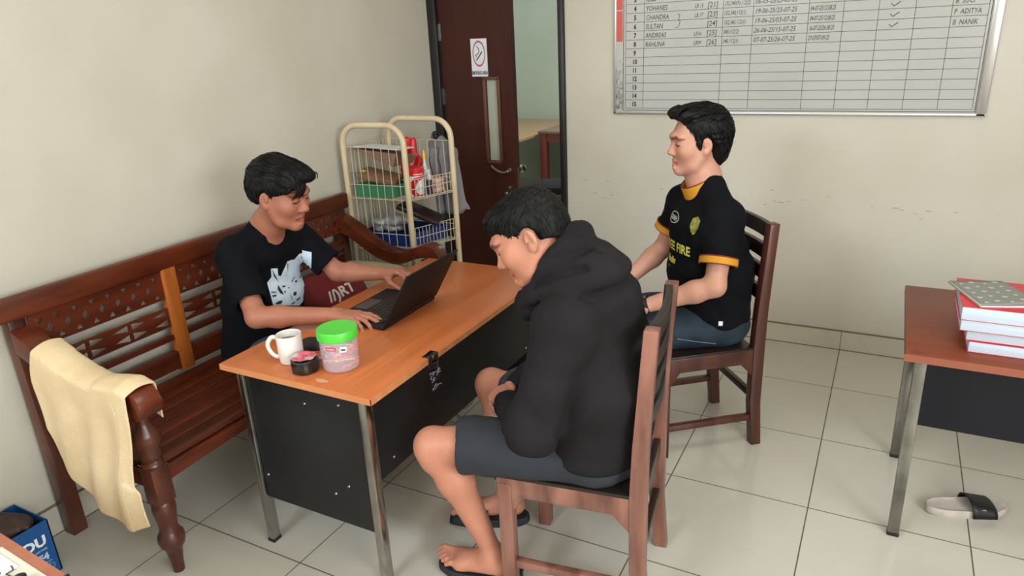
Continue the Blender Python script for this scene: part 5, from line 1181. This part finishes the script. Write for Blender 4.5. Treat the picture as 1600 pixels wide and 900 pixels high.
# lighter-like silver tube and mouse behind
SV = root('lighter', 'small silver lighter lying between the white mug and the green-lidded jar', 'lighter', (1.02, -2.385, ZT), R(15))
b = MB(); b.box(-.035, -.010, .0, .028, .010, .012, bev=.005); b.build('case', mat('silver_case', (206, 204, 206), .25, .6), SV, world=False)
b = MB(); b.box(.028, -.009, .001, .040, .009, .011, bev=.003); b.build('metal_cap', M['chrome'], SV, world=False)
MS = root('mouse', 'black computer mouse half hidden behind the white mug', 'mouse', (.925, -2.31, ZT), R(10))
b = MB(); b.sphere((0, 0, .0), 1, 24, sc=(.055, .034, .036)); bmesh.ops.bisect_plane(b.bm, geom=b.bm.verts[:]+b.bm.edges[:]+b.bm.faces[:], plane_co=(0, 0, 0), plane_no=(0, 0, -1), clear_outer=True); b.build('shell', mat('matte_black', (26, 26, 28), .5), MS, world=False)
b = MB(); b.tube([(.022, -.003, .031), (.022, .003, .031)], .006, 10); b.build('scroll_wheel', M['rubber'], MS, world=False)
# jar
jx, jy = 1.128, -2.395
JR = root('jar', 'clear plastic jar with a bright green screw lid full of coloured sticks', 'jar', (jx, jy, ZT))
jm = mat('clear_jar_plastic', (236, 220, 232), .12, alpha=.26)
b = MB(); b.lathe([(.0, .0), (.050, 0), (.057, .004), (.0605, .014), (.062, .09), (.062, .112), (.060, .115), (.059, .112), (.059, .014), (.054, .006), (0, .004)], (jx, jy, ZT), 40, cap=False); b.build('jar_body', jm, JR)
b = MB(); b.lathe([(.064, .108), (.0665, .110), (.0665, .136), (.064, .1405), (.055, .1395), (0, .139)], (jx, jy, ZT), 40, cap=False); 
b.build('lid', mat('bright_green_lid', (78, 196, 60), .35), JR)
def onjar(poly, r): return cylpatch(r, poly, (jx, jy, ZT), math.atan2(-3.98-jy, 2.64-jx))
b = MB(); b.add(*onjar([(-.046, .083), (-.012, .083), (-.012, .095), (-.046, .095)], .0626)); o = b.build('red_sticker', mat('red_sticker', (214, 52, 80), .4), JR)
b = MB()
for i, x in enumerate((-.042, -.036, -.031, -.026, -.021)): b.add(*onjar([(x, .087), (x+.0035, .087), (x+.0035, .091), (x, .091)], .0629))
b.build('sticker_marks', M['white'], o)
b = MB(); b.add(*onjar([(-.002, .078), (.020, .074), (.024, .092), (.002, .096)], .0626)); o = b.build('white_sticker', M['white'], JR)
b = MB(); b.add(*onjar([(.003, .083), (.017, .080), (.019, .085), (.005, .088)], .0629)); b.build('sticker_marks', M['ink'], o)
stc = [('pink', (232, 120, 130)), ('orange', (240, 160, 80)), ('blue', (90, 130, 190)), ('yellow', (240, 200, 100)), ('salmon', (236, 150, 120))]
stm = {n_: mat('stick_'+n_, c_, .5) for n_, c_ in stc}; rnd = random.Random(21); base_me = {}
for i in range(44):
    n_, c_ = stc[i % 5]; a = 2*math.pi*i/44*3.0+rnd.uniform(-.2, .2); rr = rnd.uniform(.030, .048); z = ZT+.016+.0016*i*.95+rnd.uniform(0, .004)
    dirn = Vector((-math.sin(a), math.cos(a), rnd.uniform(-.35, .35))).normalized(); L_ = min(.034, math.sqrt(max(.0001, .056**2-rr**2))*.98)
    p = Vector((jx+rr*math.cos(a), jy+rr*math.sin(a), z+L_*abs(dirn.z)+.001)); b = MB(); b.tube([p-dirn*L_, p+dirn*L_], .0034, 8)
    o = b.build('candy_stick', stm[n_]); setp(o, '%s candy stick among the others inside the green-lidded jar' % n_, 'stick', '%s candy sticks in the jar' % n_)
# ================================================================== CUSHIONS ON THE BENCH
def pillow(name, label, cat, loc, rotm, sx, sy, th, m, nseed=1, extra=None):
    n = 26; V = []; Fq = []
    for side in (1, -1):
        for i in range(n+1):
            for j in range(n+1):
                u = -1+2*i/n; v = -1+2*j/n; e_ = max(0, (1-u**4)*(1-v**4))**.45; pinch = 1-.06*(u*u*v*v) ; w_ = float(vnoise(np.array([[u*2.2+nseed, v*2.2, side*.0+nseed]]))[0])
                V.append((sx*u*(1-.05*(1-v*v))*pinch, sy*v*(1-.05*(1-u*u))*pinch, side*th*e_*(1+.10*w_)+.004*side*w_*e_))
    N_ = (n+1)**2
    for s in (0, 1):
        for i in range(n):
            for j in range(n):
                a = s*N_+i*(n+1)+j; q = (a, a+n+1, a+n+2, a+1); Fq.append(q if s == 0 else q[::-1])
    b = MB(); b.add(V, Fq); bmesh.ops.remove_doubles(b.bm, verts=b.bm.verts, dist=.0005); b.bm.transform(Matrix.Translation(loc) @ rotm); o = b.build(name, m, angle=180); return setp(o, label, cat)
rm = Matrix.Rotation(R(-12), 4, 'Z') @ Matrix.Rotation(R(58), 4, 'Y')
rc_ = pillow('cushion', 'dark red cushion with white lettering on the bench beside the laptop user', 'cushion', (.345, -1.555, .545), rm, .165, .20, .055, M['redcloth'], 3)
me = rc_.data; bvp = BVHTree.FromPolygons([tuple(rc_.location+v.co) for v in me.vertices], [tuple(p.vertices) for p in me.polygons])
O_ = Vector((.5, -1.70, .655)); X_ = Vector((.35, .90, .20)).normalized(); N_ = Vector((.70, -.65, .30)).normalized(); Y_ = N_.cross(X_)
Vt, Ft = textmesh('//)RT', .072, bold=.0025); Vt, Ft = patch([(v.x*.95-.04, v.y-.035) for v in Vt], O_, X_, Y_, bvp, tuple(-N_), .0018, .012, Ft)
b = MB(); b.add(Vt, Ft); b.build('cushion_lettering', mat('faded_white_print', (206, 196, 190), .7), rc_, smooth=False)
pillow('pillow', 'beige pillow leaning on the far armrest of the carved bench', 'pillow', (.30, -1.235, .525), Matrix.Rotation(R(8), 4, 'Z') @ Matrix.Rotation(R(38), 4, 'X'), .20, .13, .06, mat('beige_cotton', (176, 160, 128), .9, col2=(164, 148, 116), scale=8, bump=.3, bscale=50), 5)
# ================================================================== MORE ON THE TROLLEY
def blob(name, label, cat, ops, lo, hi, m, h=.006):
    od = lambda o: {'u': 0, 'n': 1}.get(o[0] if isinstance(o, tuple) else 'u', 2)
    V, Fq = sdf_mesh(sorted(ops, key=od), lo, hi, h); me = npmesh(name, V, Fq); return setp(link(name, me, m), label, cat)
blob('jacket', 'grey jacket hanging from a hook at the far end of the wire trolley', 'jacket', [lf((.395, -.655, 1.195), (.44, -.655, 1.10), (1, 0, 0), .055, .022, .105, .028, .04), lf((.44, -.655, 1.10), (.475, -.655, .80), (1, 0, 0), .105, .03, .110, .034, .04),
   ('n', lambda P: .010*np.sin(P[:, 0]*95+P[:, 2]*6)*(P[:, 2] < 1.15)), wrinkle((.006, (22, 10, 5), 4))], (.22, -.78, .60), (.70, -.54, 1.26), mat('grey_cotton', (128, 124, 128), .9, col2=(118, 114, 118), scale=7))
b = MB(); b.tube(bez([(.40, -.70, 1.205), (.405, -.69, 1.235), (.42, -.67, 1.235), (.425, -.655, 1.20)], 4), .006, 8); b.sphere((.41, -.675, 1.215), .016, 12); o = b.build('hook', M['blackp']); setp(o, 'black plastic hook holding the grey jacket on the trolley rim', 'hook')
blob('red_bag', 'red plastic bag hanging behind the white and red tub', 'bag', [lf((.265, -.745, 1.205), (.285, -.745, 1.05), (1, .1, 0), .050, .02, .070, .03, .03), lf((.275, -.745, 1.05), (.30, -.745, .965), (1, 0, 0), .062, .028, .05, .025, .03), ('n', lambda P: .006*np.sin(P[:, 0]*120-P[:, 2]*22)), wrinkle((.005, (26, 20, 12), 9))], (.16, -.82, .90), (.38, -.68, 1.24), M['red'], .005)
blob('plastic_bag', 'crumpled clear grey plastic bag in the blue crate', 'bag', [el((.22, -.95, .775), (.115, .060, .05)), el((.30, -.93, .80), (.07, .05, .04), .03), wrinkle((.016, (17, 17, 22), 12), (.004, (40, 46, 50), 13))], (.08, -1.03, .69), (.40, -.84, .88), mat('grey_plastic_film', (150, 148, 146), .2, col2=(110, 110, 112), scale=20, spec=.8), .004)
b = MB(); TQ = Matrix.Translation((.385, -.83, .815)) @ Matrix.Rotation(R(12), 4, 'Z') @ Matrix.Rotation(R(22), 4, 'Y'); b.box(-.13, -.075, -.014, .12, .075, .014, TQ, bev=.008); o = b.build('leather_folder', mat('dark_brown_leather', (38, 26, 26), .35, col2=(46, 32, 31), scale=9)); setp(o, 'dark brown leather folder resting across the blue crate', 'folder')
blob('red_garment', 'dark red garment folded on the lowest trolley shelf', 'garment', [el((.26, -.90, .40), (.15, .09, .055)), wrinkle((.012, (14, 14, 30), 15))], (.06, -1.03, .32), (.48, -.74, .52), mat('brick_red_cloth', (128, 38, 28), .8), .006)
blob('white_cloth', 'white crumpled cloth bundled at the foot of the trolley beyond the armrest', 'cloth', [lf((.52, -.86, .50), (.52, -.86, .60), (1, 0, 0), .055, .04, .032, .022, .03), el((.52, -.86, .42), (.07, .05, .09)), wrinkle((.010, (20, 20, 14), 16))], (.42, -.95, .33), (.64, -.76, .68), mat('white_cloth', (206, 200, 206), .8), .005)
# ================================================================== BLUE PAPER BOX
BX = root('paper_box', 'blue photocopy paper carton with white lettering on the floor by the wall', 'box', (.10, -3.12, 0))
bl = mat('blue_carton', (8, 72, 130), .5, col2=(12, 80, 140), scale=6)
b = MB(); X0, X1, Y0, Y1, Zt = .005, .205, -3.27, -2.955, .212
for (a0, a1, c0_, c1_) in ((X0, X1, Y0, Y0+.004), (X0, X1, Y1-.004, Y1), (X0, X0+.004, Y0, Y1), (X1-.004, X1, Y0, Y1)): b.box(a0, c0_, 0, a1, c1_, Zt)
b.box(X0, Y0, 0, X1, Y1, .004); b.build('carton', bl, BX, smooth=False)
TB_ = Matrix.Translation((.2056, 0, 0)) @ Matrix(((0, 0, 1, 0), (1, 0, 0, 0), (0, 1, 0, 0), (0, 0, 0, 1)))
def btext(b, s, y, z, size, sx=1, bold=0):
    V, Fq = textmesh(s, size, bold=bold); b.add([(y+v.x*sx, z+v.y, 0) for v in V], Fq, TB_)
b = MB(); btext(b, 'SiDU', -3.088, .128, .052, 1.0, .0022); b.build('carton_lettering', M['white'], BX, smooth=False)
b = MB(); btext(b, 'PHOTOCOPY PAPER', -3.05, .108, .010, .75, .0002); btext(b, 'F4', -3.018, .070, .036, 1.0, .0016); btext(b, '70 gsm', -3.0, .056, .010, .8); b.build('carton_lettering', mat('pale_blue_print', (170, 196, 220), .5), BX, smooth=False)
b = MB(); b.tube([(.2058, -2.985+.011*math.cos(a), .036+.011*math.sin(a)) for a in [2*math.pi*i/20 for i in range(20)]], .0009, 4, closed=True); b.build('printed_ring', mat('pale_print_ring', (150, 180, 210), .5), BX)
blob('brown_bag', 'dark brown bag stuffed in the top of the blue paper carton', 'bag', [el((.10, -3.08, .200), (.085, .11, .055)), el((.08, -3.16, .245), (.05, .06, .04)), el((.12, -3.0, .205), (.065, .04, .035)), wrinkle((.014, (18, 18, 18), 17))], (.01, -3.262, .10), (.198, -2.962, .32), mat('dark_brown_nylon', (48, 32, 30), .6, col2=(60, 42, 38), scale=9), .006)
# ================================================================== DESK CORNER AT THE LOWER LEFT
DC_ = root('side_desk', 'brown laminate desk corner covered with papers at the lower left', 'desk', (.7, -3.7, 0))
rotc = Matrix.Translation((1.25, -3.39, 0)) @ Matrix.Rotation(R(-3.5), 4, 'Z')
b = MB(); b.box(-1.1, -.60, .692, 0, 0, .717, rotc, bev=.002); b.build('tabletop', mat('brown_desk_top', (164, 100, 76), .4, col2=(172, 108, 82), scale=5, stretch=(6, .5, 1)), DC_)
b = MB(); b.box(-.004, -.03, .690, .003, .003, .7185, rotc, bev=.002); b.build('corner_cap', M['blackp'], DC_)
for x, y in ((-.05, -.05), (-.05, -.55), (-1.05, -.05), (-1.05, -.55)):
    b = MB(); b.box(x-.015, y-.015, 0, x+.015, y+.015, .69, rotc); b.build('leg', M['steel'], DC_)
b = MB(); b.box(-.22, -.32, .7172, -.03, -.024, .7192, rotc); o = b.build('paper_sheet', mat('cream_paper', (214, 208, 190), .6)); setp(o, 'cream paper sheet on the lower left desk, edge nearest the room', 'paper')
b = MB(); b.box(-.40, -.34, .7196, -.115, -.038, .7212, rotc @ Matrix.Rotation(R(0), 4, 'Z')); o = b.build('paper_sheet', M['white']); setp(o, 'bright white printed sheet lying over the cream paper on the lower left desk', 'paper')
b = MB(); b.tube([rotc @ Vector(p) for p in [(-.130, -.046, .7218), (-.112, -.050, .7218), (-.112, -.064, .7218), (-.085, -.062, .7218), (-.095, -.074, .7218), (-.106, -.070, .7218), (-.114, -.078, .7218), (-.128, -.068, .7218)]], .0014, 5); b.build('printed_mark', M['ink'], o)
b = MB(); b.lathe([(0, 0), (.012, .0), (.013, .004), (.013, .018), (.010, .020), (0, .02)], (0, 0, 0), 16, T=rotc @ Matrix.Translation((-.055, -.062, .7195)) , cap=False); o = b.build('black_cap', M['blackp']); setp(o, 'small black cap on the cream paper at the lower left', 'cap')
# ================================================================== FLOOR CABLE
b = MB(); b.tube(bez([(1.00, -1.50, .004), (.93, -1.45, .004), (.95, -1.36, .004), (.92, -1.26, .004), (.86, -1.24, .004), (.82, -1.33, .004), (.78, -1.50, .004)], 6), .003, 6); o = b.build('cable', mat('dirty_cream_cable', (150, 132, 104), .6)); setp(o, 'thin cream cable curled on the floor under the writing desk', 'cable')
# ================================================================== NEXT ROOM
T2 = root('tan_desk', 'tan topped desk with black panel seen through the doorway', 'desk', (-1.2, 2.9, 0))
b = MB(); b.box(-1.9, 2.30, .722, -.60, 3.95, .75, bev=.003); b.build('tabletop', mat('tan_laminate', (164, 130, 98), .4, col2=(172, 138, 104), scale=4, stretch=(1, 5, 1)), T2)
b = MB(); b.box(-1.85, 2.36, .12, -.66, 2.38, .722); b.build('modesty_panel', M['black'], T2)
for x in (-.665, -1.84):
    for y in (2.335, 3.90): b = MB(); b.box(x-.012, y-.015, 0, x+.012, y+.015, .722); b.build('leg', M['steel'], T2)
W2 = root('wooden_table', 'red brown wooden table with square legs in the next room', 'table', (-.3, 3.3, 0))
b = MB(); b.box(-.56, 2.62, .765, .6, 3.8, .79, bev=.003); b.build('tabletop', mat('grey_brown_top', (128, 104, 82), .45, col2=(138, 112, 90), scale=5), W2)
rw = mat('red_wood', (122, 52, 36), .5, col2=(138, 62, 42), scale=6, stretch=(2, 2, .4))
for x in (-.52, .55):
    for y in (2.67, 3.74): b = MB(); b.box(x-.03, y-.03, 0, x+.045, y+.04, .765, bev=.003); b.build('leg', rw, W2)
b = MB(); b.box(-.54, 2.65, .68, .52, 2.675, .765); b.build('apron', rw, W2); b = MB(); b.box(-.54, 2.66, .10, .52, 2.70, .17); b.build('stretcher', rw, W2)
b = MB(); b.box(-.52, 3.45, .0, .5, 3.47, .62); b.build('back_panel', M['black'], W2)
S2 = root('office_stool', 'black padded office chair on a chrome five-star base beyond the door', 'chair', (.17, 1.45, 0))
b = MB(); b.lathe([(0, .455), (.17, .455), (.20, .465), (.215, .49), (.205, .52), (.17, .535), (0, .54)], (.17, 1.45, 0), 32, cap=False); b.build('seat', mat('black_upholstery', (20, 21, 21), .85), S2)
b = MB(); b.lathe([(.028, .12), (.028, .30), (.018, .30), (.018, .455)], (.17, 1.45, 0), 16); b.build('gas_column', M['chrome'], S2)
for i in range(5):
    a = 2*math.pi*i/5+.3; b = MB(); b.tube([(.17, 1.45, .125), (.17+.27*math.cos(a), 1.45+.27*math.sin(a), .075)], .018, 8, rs=[.022, .013]); l_ = b.build('leg', M['chrome'], S2)
    b = MB(); cx_, cy_ = .17+.27*math.cos(a), 1.45+.27*math.sin(a); b.tube([(cx_-.02, cy_, .027), (cx_+.02, cy_, .027)], .027, 14); b.build('castor', M['rubber'], l_)
